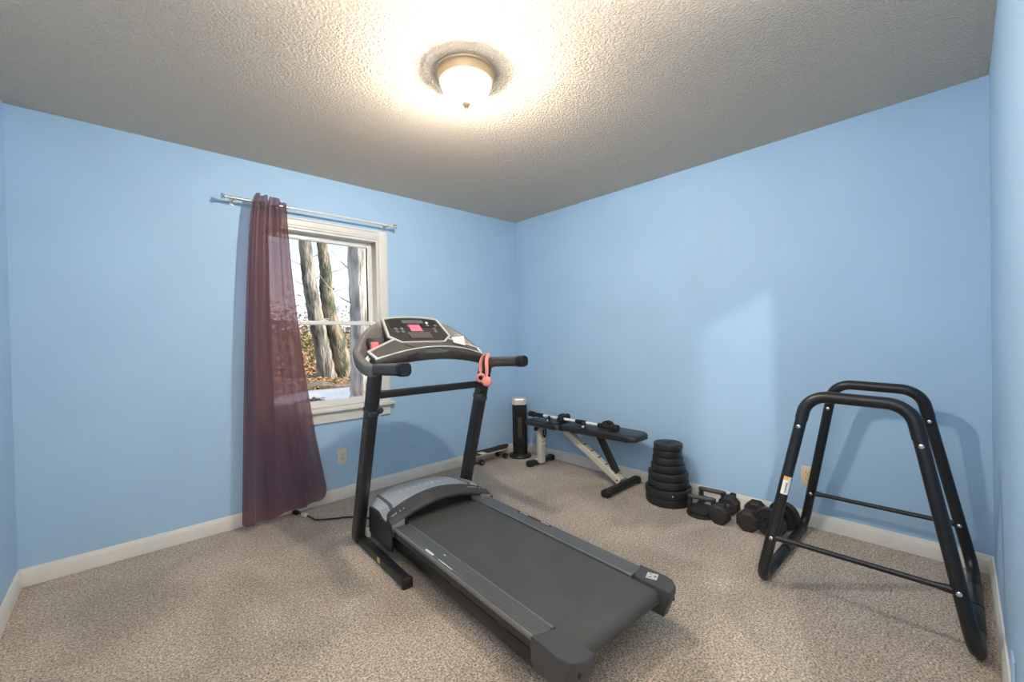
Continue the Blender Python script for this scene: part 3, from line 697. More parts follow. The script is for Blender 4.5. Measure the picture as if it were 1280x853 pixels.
# headphones hung over the right handrail
hp = thing('headphones', 'pink on-ear headphones hanging from the right treadmill handrail', 'headphones', TMW @ L(.03, .35, 1.08), TA)
def tw(b, name, m, par=hp, **k): b.bm.transform(TMW); return b.build(name, m, par, **k)
e_far, e_near = L(-.004, .322, .992), L(.072, .314, .975); mid = (e_far+e_near)/2; hw_ = (e_near-e_far)/2; hw_.z = 0
band = [mid+hw_*(-math.cos(a))*(1.06 if 0 < a < PI else 1)+Vector((.036*max(0, math.sin(a))**4, 0, .03+.098*math.sin(a)))  for a in np.linspace(-.10, PI+.10, 30)]
band = [e_far+Vector((0, 0, .01))]+band+[e_near+Vector((0, 0, .01))]
side = hw_.normalized().cross(Vector((0, 0, 1))).normalized()
b = MB(); b.sweep(band, rrect(.0085, .024, .003, 2), tuple(side)); bd = tw(b, 'headband', PINK, angle=50)
b = MB(); b.sweep(band[10:22], rrect(.0105, .0255, .003, 2), tuple(side)); tw(b, 'band_pad', PINKD, bd)
for e, s2 in ((e_far, -1), (e_near, 1)):
    c0 = e+Vector((0, 0, -.036)); ax = (hw_.normalized()*.62+Vector((-.76, 0, 0))+Vector((0, 0, .06))).normalized() if s2 > 0 else (hw_.normalized()*.75+Vector((-.60, 0, 0))).normalized()
    b = MB(); b.sweep([e+Vector((0, 0, .012)), (e+c0)/2, c0], rrect(.007, .014, .002, 2), tuple(side)); tw(b, 'slider', PINK)
    Mx = Matrix.Translation(c0) @ ax.to_track_quat('Z', 'Y').to_matrix().to_4x4()
    # far cup shows its cushion, near cup shows its shell, so both outward shells face away from each other
    b = MB(); b.lathe([(.004, .014*s2), (.022, .0135*s2), (.028, .010*s2), (.0325, .003*s2), (.0325, -.002*s2), (.030, -.005*s2), (.006, -.005*s2)], (0, 0, 0), 24, Mx); cup = tw(b, 'ear_cup', PINK, angle=40)
    b = MB(); put = [(.013, -.006), (.015, -.016), (.021, -.019), (.028, -.016), (.031, -.010), (.030, -.004)]
    b.lathe([(r, z*s2) for r, z in put], (0, 0, 0), 24, Mx, cap=False); tw(b, 'ear_cushion', PINKD, cup)
    b = MB(); b.lathe([(.0145, -.0075*s2), (.001, -.0075*s2)], (0, 0, 0), 16, Mx); tw(b, 'speaker_hole', SLOT, cup)

# ------------------------------------------------------------------ weight bench
bx = 2.853
be = thing('weight_bench', 'adjustable black weight bench on cream steel legs along the right wall', 'bench', (bx, 2.25, 0))
def padmesh(y0, y1, w0, w1, z0, z1, tilt=0., r=.05):
    """upholstered pad: rounded outline, softened edges"""
    out = []
    pts = [(-w0/2, y0), (w0/2, y0), (w1/2, y1), (-w1/2, y1)]
    n = 6
    P = [Vector((a, c, 0)) for a, c in pts]
    for i in range(4):
        a, c, d = P[i-1], P[i], P[(i+1) % 4]; out += fillet([a, c, d], r, n)[1:-1]
    cx, cy = 0, (y0+y1)/2; rings = []
    for k, z in ((-.016, z0), (0, z0+.006), (.0, z1-.016), (-.006, z1-.006), (-.020, z1), (-.05, z1+.003)):
        ring = []
        for p in out:
            dx, dy = p.x-cx, p.y-cy; l = math.hypot(dx, dy)
            ring.append(Vector((bx+cx+dx*(1+k/l), cy+dy*(1+k/l), z+tilt*(p.y-2.3))))
        rings.append(ring)
    return MB().loft(rings)
padmesh(1.640, 2.36, .235, .27, .405, .455, .0, .06).build('back_pad', VINYLB, be, angle=40)
padmesh(2.375, 2.83, .27, .20, .394, .445, -.02, .06).build('seat_pad', VINYLB, be, angle=40)
# seat post, foot, hinge frame
b = MB(); b.sweep([(bx, 2.70, .03), (bx, 2.70, .385)], rrect(.052, .062, .008), (1, 0, 0)); pst = b.build('seat_post', CREAM, be)
for z0, z1 in ((.235, .262), (.200, .222)): MB().box(bx-.0275, bx+.0275, 2.6670, 2.6685, z0, z1).build('label_white', WHITEP, pst)
for z0, z1 in ((.262, .275), (.223, .234)): MB().box(bx-.0275, bx+.0275, 2.6668, 2.6690, z0, z1).build('label_orange', ORANGE, pst)
b = MB(); b.tube(catmull([(bx-.01, 2.66, .385), (bx+.012, 2.655, .36), (bx+.022, 2.655, .31), (bx+.006, 2.655, .275), (bx-.012, 2.655, .30), (bx-.006, 2.655, .345)], 6), .007, 8); b.build('hook_strap', FOAM, pst)
b = MB(); b.cyl((bx-.06, 2.70, .355), (bx-.03, 2.70, .355), .008, 12); b.cyl((bx-.078, 2.70, .355), (bx-.058, 2.70, .355), .019, 16, .004); b.build('height_knob', BLACKM, pst)
def foot(y, x0, x1, name):
    b = MB(); b.sweep([(x0, y, .030), (x1, y, .030)], rrect(.060, .046, .014), (0, 0, 1)); o = b.build(name, BLACKM, be)
    for x, s in ((x0, -1), (x1, 1)):
        b = MB(); b.sweep([(x-s*.03, y, .028), (x+s*.006, y, .028), (x+s*.014, y, .028)], rrect(.068, .054, .018), (0, 0, 1), scale=[1, 1, .85]); b.build('foot_cap', RUBBER, o)
foot(2.745, 2.735, 3.045, 'front_foot'); foot(1.815, 2.605, 3.050, 'rear_foot')
b = MB(); b.box(bx-.04, bx+.055, 2.70, 2.765, .048, .056, .002); b.build('foot_plate', CREAM, be)
b = MB(); b.sweep([(bx, 2.80, .380), (bx, 1.76, .391)], rrect(.05, .03, .006), (0, 0, 1)); b.build('pad_rail', BLACKM, be)
# long slanted notched leg from the hinge to the rear foot
p0, p1 = Vector((bx-.005, 2.38, .375)), Vector((bx-.005, 1.835, .055))
b = MB(); b.sweep([p0, p1], rrect(.056, .058, .006), (0, .5, .8)); lg = b.build('slanted_leg', CREAM, be)
dd = (p1-p0).normalized(); nn = Vector((0, -dd.z, dd.y)); nn = nn if nn.z > 0 else -nn
for k in (.34, .47, .60, .73, .90):
    q = p0+(p1-p0)*k; Mx = frame(q, (1, 0, 0), dd)
    b = MB(); b.box(-.020, .020, -.005, .005, -.0298, -.0272, M=Mx); b.build('adjust_slot', SLOT, lg)
q = p0+(p1-p0)*.965; b = MB(); b.cyl(q+Vector((-.030, 0, 0)), q+Vector((.030, 0, 0)), .008, 12); b.build('bolt', BLACKM, lg)
b = MB(); b.sweep([(bx+.004, 2.045, .40), (bx+.004, 1.878, .115)], rrect(.050, .040, .006), (1, 0, 0)); b.build('support_strut', BLACKM, be)
for x, y, z in ((bx-.07, 1.74, .400), (bx+.07, 1.74, .400)):
    b = MB(); b.cyl((x, y, z-.008), (x, y, z+.006), .014, 12); b.build('pad_bolt', BLACKM, be)
# small printed mark on the pad
Mx = frame((bx-.01, 1.80, .4592), (.5, -.85, 0), (.85, .5, 0))
b = MB(); b.quadlist([Mx @ Vector(v) for v in ((-.045, -.006, 0), (.02, .001, 0), (.05, .012, 0), (.012, .006, 0), (-.03, .016, 0), (.0, .004, 0), (.03, -.014, 0), (.008, .004, 0))], [(0, 1, 2, 3), (4, 5, 6, 7)]); b.build('brand_mark', PRINTG, be)

# pull-up bar lying on the bench
pu = thing('pull_up_bar', 'white doorway pull-up bar with black foam grips lying on the bench', 'pull-up bar', (2.79, 2.3, .48))
bxp, bz = 2.812, .484
def pb(b, name, m, par=pu, **k): return b.build(name, m, par, **k)
pb(MB().cyl((bxp, 2.74, bz+.002), (bxp, 1.86, bz), .0125, 16), 'bar', WHITEB)
for y0, y1 in ((2.79, 2.62), (2.245, 2.135), (2.015, 1.84)):
    pb(MB().cyl((bxp, y0, bz), (bxp, y1, bz), .0185, 16, .005), 'foam_grip', FOAM)
for y0, y1 in ((2.805, 2.735), (1.885, 1.825)):
    o = pb(MB().cyl((bxp, y0, bz), (bxp, y1, bz), .0255, 16, .006), 'end_grip', FOAM)
    ye = y1 if y1 < 2 else y0; sg = -1 if y1 < 2 else 1
    pb(MB().cyl((bxp, ye-.002*sg, bz), (bxp, ye+.003*sg, bz), .006, 10), 'end_screw', CHROME, o)
for y, dl in ((2.53, .15), (2.14, .16)):
    a, e = Vector((bxp+.02, y+.035, bz-.006)), Vector((bxp-.105, y-.050, bz-.008))
    o = pb(MB().cyl(a, e, .0185, 16, .005), 'arm_grip', FOAM)
    d = (e-a).normalized(); pb(MB().lathe([(.002, .006), (.011, .004), (.012, -.004)], (0, 0, 0), 14, Matrix.Translation(e) @ d.to_track_quat('Z', 'Y').to_matrix().to_4x4()), 'arm_end_cap', CHROME, o)
for y, m in ((2.47, NAVY), (1.99, FOAM)):
    b = MB(); b.loft([[Vector((bxp+x, y+.060*k*math.cos(a), .456+.052*k*math.sin(a))) for a in np.linspace(0, PI, 14)] for x, k in ((.075, .9), (.08, 1), (.115, 1), (.12, .9))]); o = pb(b, 'door_pad', m)
    pb(MB().tube([(bxp, y, bz), (bxp+.05, y, bz), (bxp+.085, y, bz)], .010, 12), 'bracket_tube', BLACKM, o)
lp = thing('foam_roller_pad', 'black foam leg roll resting across the bench seat', 'foam roll', (2.86, 2.40, .48))
MB().cyl((2.965, 2.46, .4775), (2.76, 2.385, .486), .028, 20, .010).build('foam', FOAM, lp)
MB().cyl((2.969, 2.4615, .4773), (2.756, 2.3835, .4862), .008, 12).build('core_tube', BLACKM, lp)

# ------------------------------------------------------------------ tower heater in the corner
hx, hy = 2.925, 3.060
ht = thing('tower_heater', 'black tower heater with silver top in the far corner', 'heater', (hx, hy, 0), math.radians(-40))
HM = Matrix.Translation((hx, hy, 0)) @ Matrix.Rotation(math.radians(-44), 4, 'Z')
def hb(b, name, m, par=ht, **k): b.bm.transform(HM); return b.build(name, m, par, **k)
oct_ = [(-.072, -.045), (-.045, -.072), (.045, -.072), (.072, -.045), (.068, .05), (.04, .068), (-.04, .068), (-.068, .05)]
def oring(k, z): return [Vector((a*k, c*k, z)) for a, c in oct_]
hb(MB().loft([oring(1.0, .035), oring(1.0, .535)]), 'body', mat('gloss_black_heater', (.010, .010, .011, 1), .25), angle=20)
hb(MB().loft([oring(1.02, .535), oring(1.02, .585), oring(.95, .595), oring(.8, .598)]), 'top_cap', SILVER, angle=20)
hb(MB().lathe([(.112, 0), (.116, .012), (.108, .026), (.085, .034), (.06, .038)], (0, 0, 0), 32), 'base', BLACKM)
b = MB()
for k in range(3): b.box(-.018+k*.014, -.010+k*.014, -.0745, -.071, .20, .41, .001)
hb(b, 'front_grille', mat('grille_bronze', (.10, .09, .06, 1), .4, metal=.5))

# ------------------------------------------------------------------ skateboard
sk = thing('skateboard', 'small black-topped skateboard on the carpet behind the treadmill', 'skateboard', (2.60, 3.17, 0))
n = 30; top = []; 
def zdk(t): return .092+.018*max(0, (t-.80)/.20)**1.6+.030*max(0, (.20-t)/.20)**1.6
def wdk(t): 
    e = min(t, 1-t); return .070*min(1, math.sqrt(max(0, e)/.13)) if e < .13 else .070
rows0 = []
X0, X1 = 2.295, 2.850
def deckrows(zo, inset):
    R = []
    for i in range(n+1):
        t = .003+.994*i/n; hw = max(.004, wdk(t)-inset); R.append([Vector((X0+(X1-X0)*t, 3.168+hw*s, zdk(t)+zo)) for s in (-1, -.5, 0, .5, 1)])
    return R
def slab(z0, z1, inset):
    A, B2 = deckrows(z0, inset), deckrows(z1, inset)
    rings = [[*a, *reversed(c)] for a, c in zip(A, B2)]; return MB().loft(rings)
slab(0, .011, 0).build('deck', MAPLE, sk, angle=40)
slab(.0112, .0125, .003).build('grip_tape', GRIP, sk)
for x in (2.455, 2.760):
    b = MB(); b.box(x-.026, x+.026, 3.145, 3.191, .078, .092, .003); b.box(x-.012, x+.012, 3.155, 3.181, .04, .08, .004); b.cyl((x, 3.115, .030), (x, 3.221, .030), .006, 10); tr_ = b.build('truck', NICKEL, sk)
    for y in (3.107, 3.229):
        MB().cyl((x, y-.017, .029), (x, y+.017, .029), .027, 18, .006).build('wheel', RUBBER, tr_)
        MB().cyl((x, y-.0185, .029), (x, y+.0185, .029), .009, 12).build('bearing', CHROME, tr_)
MB().box(2.46, 2.525, 3.099, 3.18, .1048, .1055).build('white_patch', WHITEP, sk)

# ------------------------------------------------------------------ weight plates
def plate_mesh(r, t, hole=.014):
    return [(hole, .004), (hole+.012, .004), (hole+.014, 0), (r*.42, 0), (r*.46, .004), (r*.80, .004), (r*.84, 0), (r-.008, 0), (r-.002, .004), (r, .010), (r, t-.010), (r-.002, t-.004), (r-.008, t), (r*.84, t), (r*.80, t-.004), (r*.46, t-.004), (r*.42, t), (hole+.014, t), (hole+.012, t-.004), (hole, t-.004)]
def put_lathe_closed(b, prof, M=None, n=36):
    rings = [[Vector((r*math.cos(2*PI*i/n), r*math.sin(2*PI*i/n), z)) for i in range(n)] for r, z in prof]; rings.append(rings[0])
    k = len(b.bm.verts); b.loft(rings, cap=False)
    if M is not None:
        b.bm.verts.ensure_lookup_table(); b._xf(b.bm.verts[k:], M)
    return b
stack = [(.158, .056, 0, 0), (.160, .060, .001, .002), (.141, .055, -.002, 0), (.1385, .056, .002, .001), (.118, .055, .000, .001), (.1055, .053, -.003, 0), (.1005, .047, -.001, .002), (.1005, .045, .001, -.002)]
names = ['lowest plate of the black weight stack, on the carpet', 'second plate from the floor in the black weight stack, widest, with a chip', 'third plate from the floor in the black weight stack', 'fourth plate from the floor in the black weight stack', 'fifth plate from the floor in the black weight stack', 'third plate from the top of the black weight stack', 'second plate from the top of the black weight stack, glossy rim', 'topmost small plate of the black weight stack beside the bench']
z = .0
for (r, t, dx, dy), nm in zip(stack, names):
    o = thing('weight_plate', nm, 'weight plate', (2.875+dx, 1.455+dy, z), random.uniform(0, 6), 'stacked weight plates')
    bb = put_lathe_closed(MB(), plate_mesh(r, t)); bb.build('disc', PLATE, o, local=True)
    m2 = MB()
    for k in range(4):
        a = k*PI/2; Mx = Matrix.Rotation(a, 4, 'Z'); m2.box(r*.58, r*.70, -.016, .016, t-.0042, t-.0015, .001, 1, Mx)
    m2.build('raised_mark', PLATE, o, local=True)
    if 'chip' in nm:
        q = MB(); q.bm.free(); q = MB(); d = Vector((-.80, -.60, 0)).normalized(); c = Vector((2.875, 1.455, z+.032))+d*(r+.0002)
        q.lathe([(.006, -.002), (.005, .0012)], (0, 0, 0), 8, Matrix.Translation(c) @ d.to_track_quat('Z', 'Y').to_matrix().to_4x4()); q.build('chip', WHITEP, o)
    z += t

# ------------------------------------------------------------------ push-up bars
def pushup(label, loc, rz, disc):
    o = thing('push_up_bar', label, 'push-up bar', loc, rz, 'pair of push-up bars')
    if disc:
        MB().lathe([(.088, 0), (.094, .004), (.094, .016), (.088, .021), (.084, .022), (.083, .028), (.090, .034), (.088, .044), (.070, .050), (.05, .046), (.01, .046)], (0, 0, 0), 36).build('swivel_base', RUBBER, o, local=True)
        zb = .046
    else:
        b = MB()
        for s in (-1, 1): b.sweep([(s*.07, -.085, .018), (s*.07, .085, .018)], rrect(.03, .034, .010), (0, 0, 1))
        b.build('foot_bars', RUBBER, o, local=True); zb = .03
    for s in (-1, 1):
        b = MB(); b.sweep([(s*.072, 0, zb-.01), (s*.072, 0, .085), (s*.066, 0, .118)], rrect(.026, .034, .008), (0, 1, 0), scale=[1.2, 1, .9]); b.build('handle_bracket', RUBBER, o, local=True)
    MB().cyl((-.078, 0, .112), (.078, 0, .112), .0155, 18, .004).build('grip', mat('grey_grip', (.06, .06, .06, 1), .5), o, local=True)
    b = MB()
    for s in (-1, 1): b.cyl((s*.077, 0, .112), (s*.088, 0, .112), .012, 14, .003)
    b.build('end_cap', RUBBER, o, local=True)
    return o
pushup('grey-gripped push-up bar on a round swivel base, nearer the camera', (2.805, 1.188, 0), math.radians(-76), True)
pushup('grey-gripped push-up bar behind the other, next to the baseboard', (2.985, 1.190, 0), math.radians(-84), False)
ab = thing('folding_bar', 'slim black flat bar leaning across the push-up bars beside the dumbbell', 'bar', (2.88, 1.12, 0))
b = MB(); b.sweep([(2.765, 1.105, .012), (2.90, 1.085, .062), (3.035, 1.072, .095)], rrect(.026, .014, .004), (0, 0, 1)); b.build('shaft', RUBBER, ab)
b = MB(); b.sweep([(3.00, 1.077, .088), (3.05, 1.071, .099)], rrect(.036, .024, .006), (0, 0, 1)); b.build('grip_end', FOAM, ab)

# ------------------------------------------------------------------ dumbbells
def dumbbell(label, a, ang, r, gap, hl, rust):
    o = thing('dumbbell', label, 'dumbbell', (a[0], a[1], 0), ang, 'rubber hex dumbbells')
    n = 8; off = PI/n
    for s in (0, 1):
        x0 = -hl/2 if s == 0 else gap+hl/2-hl/2
        x = 0 if s == 0 else gap
        rings = [[Vector((xx, rr*math.cos(off+2*PI*i/n), r*math.cos(off)+rr*math.sin(off+2*PI*i/n))) for i in range(n)] for xx, rr in ((x-hl/2, r*.74), (x-hl/2+.014, r*.97), (x-hl/2+.02, r), (x+hl/2-.02, r), (x+hl/2-.014, r*.97), (x+hl/2, r*.74))]
        h = MB().loft(rings).build('head', HEX, o, local=True, angle=25)
        e = x-hl/2-.0008 if s == 0 else x+hl/2+.0008
        Mx = Matrix.Translation((e, 0, r*math.cos(off))) @ Matrix.Rotation(PI/2, 4, 'Y'); MB().lathe([(.001, -.001), (r*.42, -.001), (r*.46, 0), (r*.42, .001), (.001, .001)], (0, 0, 0), 24, Mx).build('end_disc', HEX, h, local=True)
    zc = r*math.cos(off); x0, x1 = hl/2, gap-hl/2
    MB().tube([(x0-.004, 0, zc), (x0+.012, 0, zc), ((x0+x1)/2, 0, zc), (x1-.012, 0, zc), (x1+.004, 0, zc)], [.013, .0145, .018, .0145, .013], 18).build('handle', RUST, o, local=True)
    for x in (x0+.002, x1-.002): MB().cyl((x-.003, 0, zc), (x+.003, 0, zc), .021, 16).build('collar', CHROME if rust else RUST, o, local=True)
    return o
dumbbell('rubber octagonal dumbbell with rusty handle beside the push-up bars', (2.755, 1.052), math.radians(3), .066, .190, .085, True)
dumbbell('rubber octagonal dumbbell with rusty handle beside the plate-loaded dumbbell', (2.775, .893), math.radians(5), .066, .195, .085, False)
ad = thing('plate_loaded_dumbbell', 'dumbbell loaded with two round black plates behind the dip stand leg', 'dumbbell', (2.86, .76, 0), math.radians(-10))
for x, s in ((-.085, 1), (.085, -1)):
    Mx = Matrix.Translation((x-.017, 0, .086)) @ Matrix.Rotation(PI/2, 4, 'Y')
    d = put_lathe_closed(MB(), plate_mesh(.086, .034), Mx).build('plate', PLATE, ad, local=True)
    b = MB()
    for k in range(3):
        a = k*2*PI/3+.4; xx = x-.0175 if x < 0 else x+.0175; b.cyl((xx-.001, .055*math.cos(a), .086+.055*math.sin(a)), (xx+.001, .055*math.cos(a), .086+.055*math.sin(a)), .007, 10)
    b.build('grip_holes', SLOT, d, local=True)
MB().cyl((-.15, 0, .086), (.15, 0, .086), .0135, 16, .003).build('handle', RUBBER, ad, local=True)
for x in (-.118, .118):
    b = MB(); b.lathe([(.014, -.010), (.024, -.010), (.026, -.006), (.026, .006), (.022, .010), (.014, .010)], (0, 0, 0), 6, Matrix.Translation((x, 0, .086)) @ Matrix.Rotation(PI/2, 4, 'Y')); b.build('spin_collar', RUBBER, ad, local=True)

# ------------------------------------------------------------------ dip stand
ds = thing('dip_stand', 'black tubular dip stand with two arched handles and cross braces', 'dip stand', (2.61, .31, 0))
R = .0235
YLf = lambda z: .660-.19*z
YRf = lambda z: -.037+.19*z
XF = lambda z: 2.195+.13*z
XB = lambda z: 3.025-.13*z
ZJ = .805; ZH = .918
for side, X in ((0, XF), (1, XB)):
    pth = fillet([(X(ZJ), YLf(ZJ), ZJ), (X(ZH), YLf(ZH), ZH), (X(ZH), YRf(ZH), ZH-.012), (X(ZJ-.03), YRf(ZJ-.03), ZJ-.03)], .095, 10)
    MB().tube(pth, R+.0022, 20).build('handle', BLACKM, ds, angle=50)
    for sg, Y, zj in ((-1, YLf, ZJ), (1, YRf, ZJ-.03)):
        sx = 1 if side == 0 else -1
        pth = fillet([(X(zj+.02), Y(zj+.02), zj+.02), (X(R), Y(0), R), (X(R)+sx*.41, Y(0), R)], .085, 10)
        lg = MB().tube(pth, R, 20).build('leg', BLACKM, ds, angle=50)
        MB().tube([(X(R)+sx*.20, Y(0), R), (X(R)+sx*.203, Y(0), R), (X(R)+sx*.405, Y(0), R)], [R+.0002, R+.002, R+.002], 20).build('sleeve', BLACKM, lg)
        nx = -1
        for zb in (.775 if sg < 0 else .755, .245):
            c = Vector((X(zb)-R+.001, Y(zb), zb)); b = MB(); b.lathe([(.009, -.003), (.009, .002), (.006, .0045), (.001, .005)], (0, 0, 0), 12, Matrix.Translation(c) @ Matrix.Rotation(-PI/2, 4, 'Y')); b.build('bolt', CHROME, lg)
    z = .245; a, e = Vector((X(z)-.0, YLf(z), z)), Vector((X(z), YRf(z), z)); dv = e-a
    b = MB(); b.tube([a+dv*k for k in (.02, .06, .10, .5, .90, .94, .98)], [.016, .015, .0115, .0115, .0115, .015, .016], 14); b.build('crossbar', BLACKM, ds)
# warning label on the front left leg
zc = .50; c = Vector((XF(zc), YLf(zc), zc)); ax = Vector((XF(1)-XF(0), YLf(1)-YLf(0), 1)).normalized(); nrm = Vector((-.75, -.66, 0)); nrm = (nrm-ax*nrm.dot(ax)).normalized(); sd_ = ax.cross(nrm)
def wrap(z0, z1, a0, a1, rr):
    return MB().grid([[c+ax*zz+(nrm*math.cos(a)+sd_*math.sin(a))*rr for a in np.linspace(a0, a1, 8)] for zz in (z0, z1)])
st = wrap(-.045, .04, -1.0, .35, R+.0008).build('warning_label', WHITEP, ds)
wrap(.022, .04, -1.0, -.2, R+.0012).build('label_symbol', ORANGE, st)
text('WARNING', .010, frame(c+(nrm*math.cos(-.3)+sd_*math.sin(-.3))*(R+.002)+ax*(-.012), ax, -sd_), SLOT, st, local=False, name='lettering')

# ------------------------------------------------------------------ outdoors
def gz(x, y):
    return -.22+max(0, y-12.2)*.055+.05*math.sin(x*1.3+y*.7)+.03*math.sin(x*2.9-y*1.7)
b = MB(); rows = []
for j in range(70):
    y = YW+.30+(j/69)**1.6*70; rows.append([Vector((x, y, gz(x, y) if y > YW+2 else -.22)) for x in np.linspace(-14, 46, 70)])
b.grid(rows); struct(b.build('ground', SOIL, angle=180))
def dy(x): return 9.7+.26*(x-3)
rows = []
for x in np.linspace(-6, 16, 40):
    lo, hi = dy(x)-.2+.25*math.sin(x*1.7), dy(x)+2.45+.12*math.sin(x*2.3)
    rows.append([Vector((x, lo+(hi-lo)*k, max(gz(x, lo+(hi-lo)*k), gz(x, lo+(hi-lo)*k))+.045+(0 if 0 < k < 1 else -.09))) for k in np.linspace(0, 1, 9)])
struct(MB().grid(rows).build('driveway', CONC, angle=180))
pth = [(x, dy(x)+2.6+.10*math.sin(x*2.3), gz(x, dy(x)+2.6)+.06+.03*math.sin(x*5)) for x in np.linspace(-2, 12, 46)]
tag(MB().tube(pth, [.10+.02*math.sin(i*1.7) for i in range(46)], 8).build('timber_edging', TIMBER), 'dark timber edging between the driveway and the leaf litter outside', 'edging')
def leafcloud(n, pos, size, flat=.5, name='fallen_leaves', m=LEAFD):
    vs, fs = [], []
    for k in range(n):
        p = Vector(pos()); a = random.uniform(0, 2*PI); l = size*random.uniform(.6, 1.3)
        d = Vector((math.cos(a), math.sin(a), random.uniform(-flat, flat))).normalized()*l; e = Vector((-math.sin(a), math.cos(a), random.uniform(-flat, flat))).normalized()*l*.45
        i = len(vs); vs += [p-d, p+e, p+d, p-e]; fs.append((i, i+1, i+2, i+3))
    me = bpy.data.meshes.new(name); me.from_pydata([tuple(v) for v in vs], [], fs); me.materials.append(m)
    return me
def litter():
    while True:
        y = random.uniform(8, 24); x = y*.36+random.uniform(-3.2, 3.4)
        on = dy(x)-.25 < y < dy(x)+2.5
        if on and random.random() > .02: continue
        return (x, y, gz(x, y)+random.uniform(.0, .07))
o = bpy.data.objects.new('fallen_leaves', leafcloud(16000, litter, .075)); COL.objects.link(o); o['kind'] = 'stuff'
o['label'] = 'tan fallen leaves covering the ground outside the window'; o['category'] = 'leaves'
def pile():
    a = random.uniform(0, 2*PI); q = random.random()**.7; x, y = 3.02+.75*q*math.cos(a), 9.75+.55*q*math.sin(a)
    return (x, y, gz(x, y)+.05+.22*(1-q)*random.random())
o = bpy.data.objects.new('leaf_pile', leafcloud(1800, pile, .055, m=mat('orange_dry_leaf', (.55, .32, .12, 1), .8, col2=(.33, .18, .07, 1), vscale=4))); COL.objects.link(o); o['kind'] = 'stuff'
o['label'] = 'low heap of orange-brown leaves on the near edge of the driveway'; o['category'] = 'leaves'

def tree(label, pts, radii, m, branches=(), group=None):
    t = thing('bare_tree', label, 'tree', (pts[0][0], pts[0][1], gz(pts[0][0], pts[0][1])), 0, group)
    P = catmull(pts, 8); k = len(P); rad = [np.interp(i/(k-1), np.linspace(0, 1, len(radii)), radii)*(1+.05*math.sin(i*2.1)) for i in range(k)]
    n = 18; b = MB(); prof = [(math.cos(2*PI*i/n)*(1+.05*math.sin(3*i+.7)), math.sin(2*PI*i/n)*(1+.05*math.cos(2*i))) for i in range(n)]
    b.sweep(P, prof, None, scale=rad); b.build('trunk', m, t, angle=80)
    for br in branches:
        q = catmull(br, 5); MB().tube(q, [max(.004, .03*(1-i/len(q))*br_scale(br)) for i in range(len(q))], 7).build('branch', m, t)
    return t
def br_scale(br): return .5
def tw_(base, dirv, n=3, l=1.2):
    out = []
    for k in range(n):
        a = Vector(base)+Vector((0, 0, k*.7)); d = Vector(dirv)+Vector((random.uniform(-.3, .3), 0, random.uniform(-.1, .5)))
        out.append([tuple(a), tuple(a+d*l*.5+Vector((0, 0, .05))), tuple(a+d*l+Vector((0, 0, .35)))])
    return out
tree('tall grey-brown bare tree outside, nearest the curtain', [(5.22, 15.2, -.15), (5.02, 15.1, 1.0), (4.78, 15, 2.1), (4.62, 15, 3.2), (4.50, 15, 4.6), (4.30, 15, 7.0)], [.34, .27, .24, .22, .20, .16], BARK, tw_((4.7, 15, 3.0), (-.9, 0, .2), 2)+tw_((4.6, 15, 3.3), (1, 0, .3), 2, .8))
tree('mossy bare tree outside, between the other two trunks', [(5.75, 15.2, -.1), (5.58, 15, .9), (5.30, 15, 2.0), (5.16, 15, 3.0), (5.16, 15, 3.6), (5.05, 15, 4.7), (4.9, 15, 7)], [.36, .27, .235, .22, .20, .17, .14], BARK2, tw_((5.3, 15, 2.5), (-.5, 0, .5), 2, .8)+tw_((5.3, 15, 2.2), (1, 0, .25), 3, .9))
tree('thick tree with sunlight painted into its bark, outside at the right edge of the window', [(3.98, 9.3, -.4), (3.93, 9.2, .0), (3.90, 9.1, .8), (3.87, 9, 1.7), (3.83, 9, 3.2), (3.80, 9, 6)], [.40, .30, .285, .28, .265, .25], BARK_SUNLIT, tw_((3.65, 9, 2.0), (-.9, 0, .35), 3, .8))
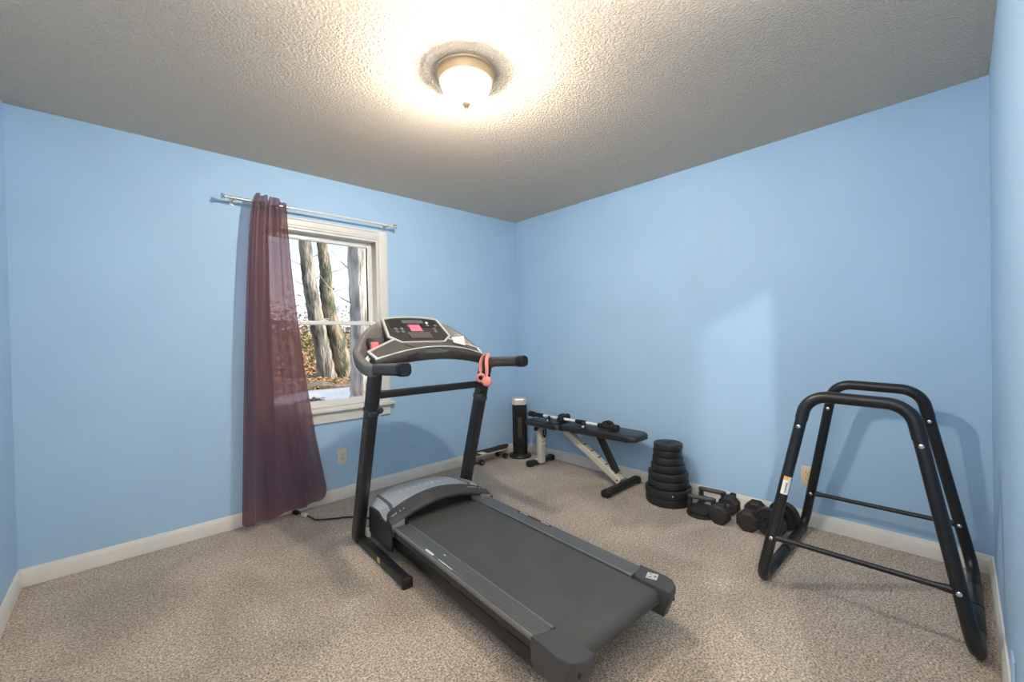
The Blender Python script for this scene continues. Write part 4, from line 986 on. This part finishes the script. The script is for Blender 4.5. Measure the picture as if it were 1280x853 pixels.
def bush(label, c, rx, rz, n, m, size):
    def pos():
        while True:
            p = Vector((random.uniform(-1, 1), random.uniform(-1, 1), random.uniform(-.2, 1)))
            if p.length < 1 and (p.length > .45 or random.random() < .3): return (c[0]+p.x*rx, c[1]+p.y*rx*.7, c[2]+max(-.05, p.z)*rz)
    t = thing('shrub', label, 'shrub', c, 0, 'shrubs in the yard')
    o = bpy.data.objects.new('foliage', leafcloud(n, pos, size, 1.0, 'foliage', m)); me = o.data; me.transform(Matrix.Translation(-Vector(c))); COL.objects.link(o); o.parent = t
    b = MB()
    for k in range(6):
        a = k*1.05; b.tube([(c[0], c[1], c[2]-.1), (c[0]+.35*rx*math.cos(a), c[1]+.3*rx*math.sin(a), c[2]+rz*.5), (c[0]+.6*rx*math.cos(a), c[1]+.5*rx*math.sin(a), c[2]+rz*.85)], [.03, .02, .008], 6)
    b.build('stems', TIMBER, t)
bush('olive green shrub behind the trunk nearest the curtain', (5.6, 20, .3), 1.6, 1.5, 900, LEAFG, .10)
bush('olive green shrub showing between the two leaning trunks', (7.0, 20.5, .4), 1.5, 1.4, 800, LEAFG, .10)
bush('tan dry shrub farther back, behind the two leaning trunks', (7.4, 25, .6), 2.4, 1.7, 900, LEAFD, .12)
bush('olive shrub just left of the thick trunk painted sunlit', (8.3, 19.5, .3), 1.4, 1.3, 800, LEAFG, .10)
bush('tan dry shrub at the foot of the bank nearest the curtain', (4.5, 17.5, .1), 1.3, 1.1, 800, LEAFD, .09)
for k in range(4):
    x = 12+k*6.0; y = 52+random.uniform(-4, 4)
    o = leafcloud(700, lambda: (x+random.gauss(0, 2.0), y+random.gauss(0, 1), gz(x, y)+abs(random.gauss(0, 1.5))), .30, 1.0, 'thicket', LEAFP)
    o.transform(Matrix.Translation((-x, -y, -gz(x, y))))
    ob = bpy.data.objects.new('thicket', o); COL.objects.link(ob); ob.location = (x, y, gz(x, y)); tag(ob, 'pale leafless thicket far off on the horizon beyond the trees', 'thicket', 'far thickets on the horizon')
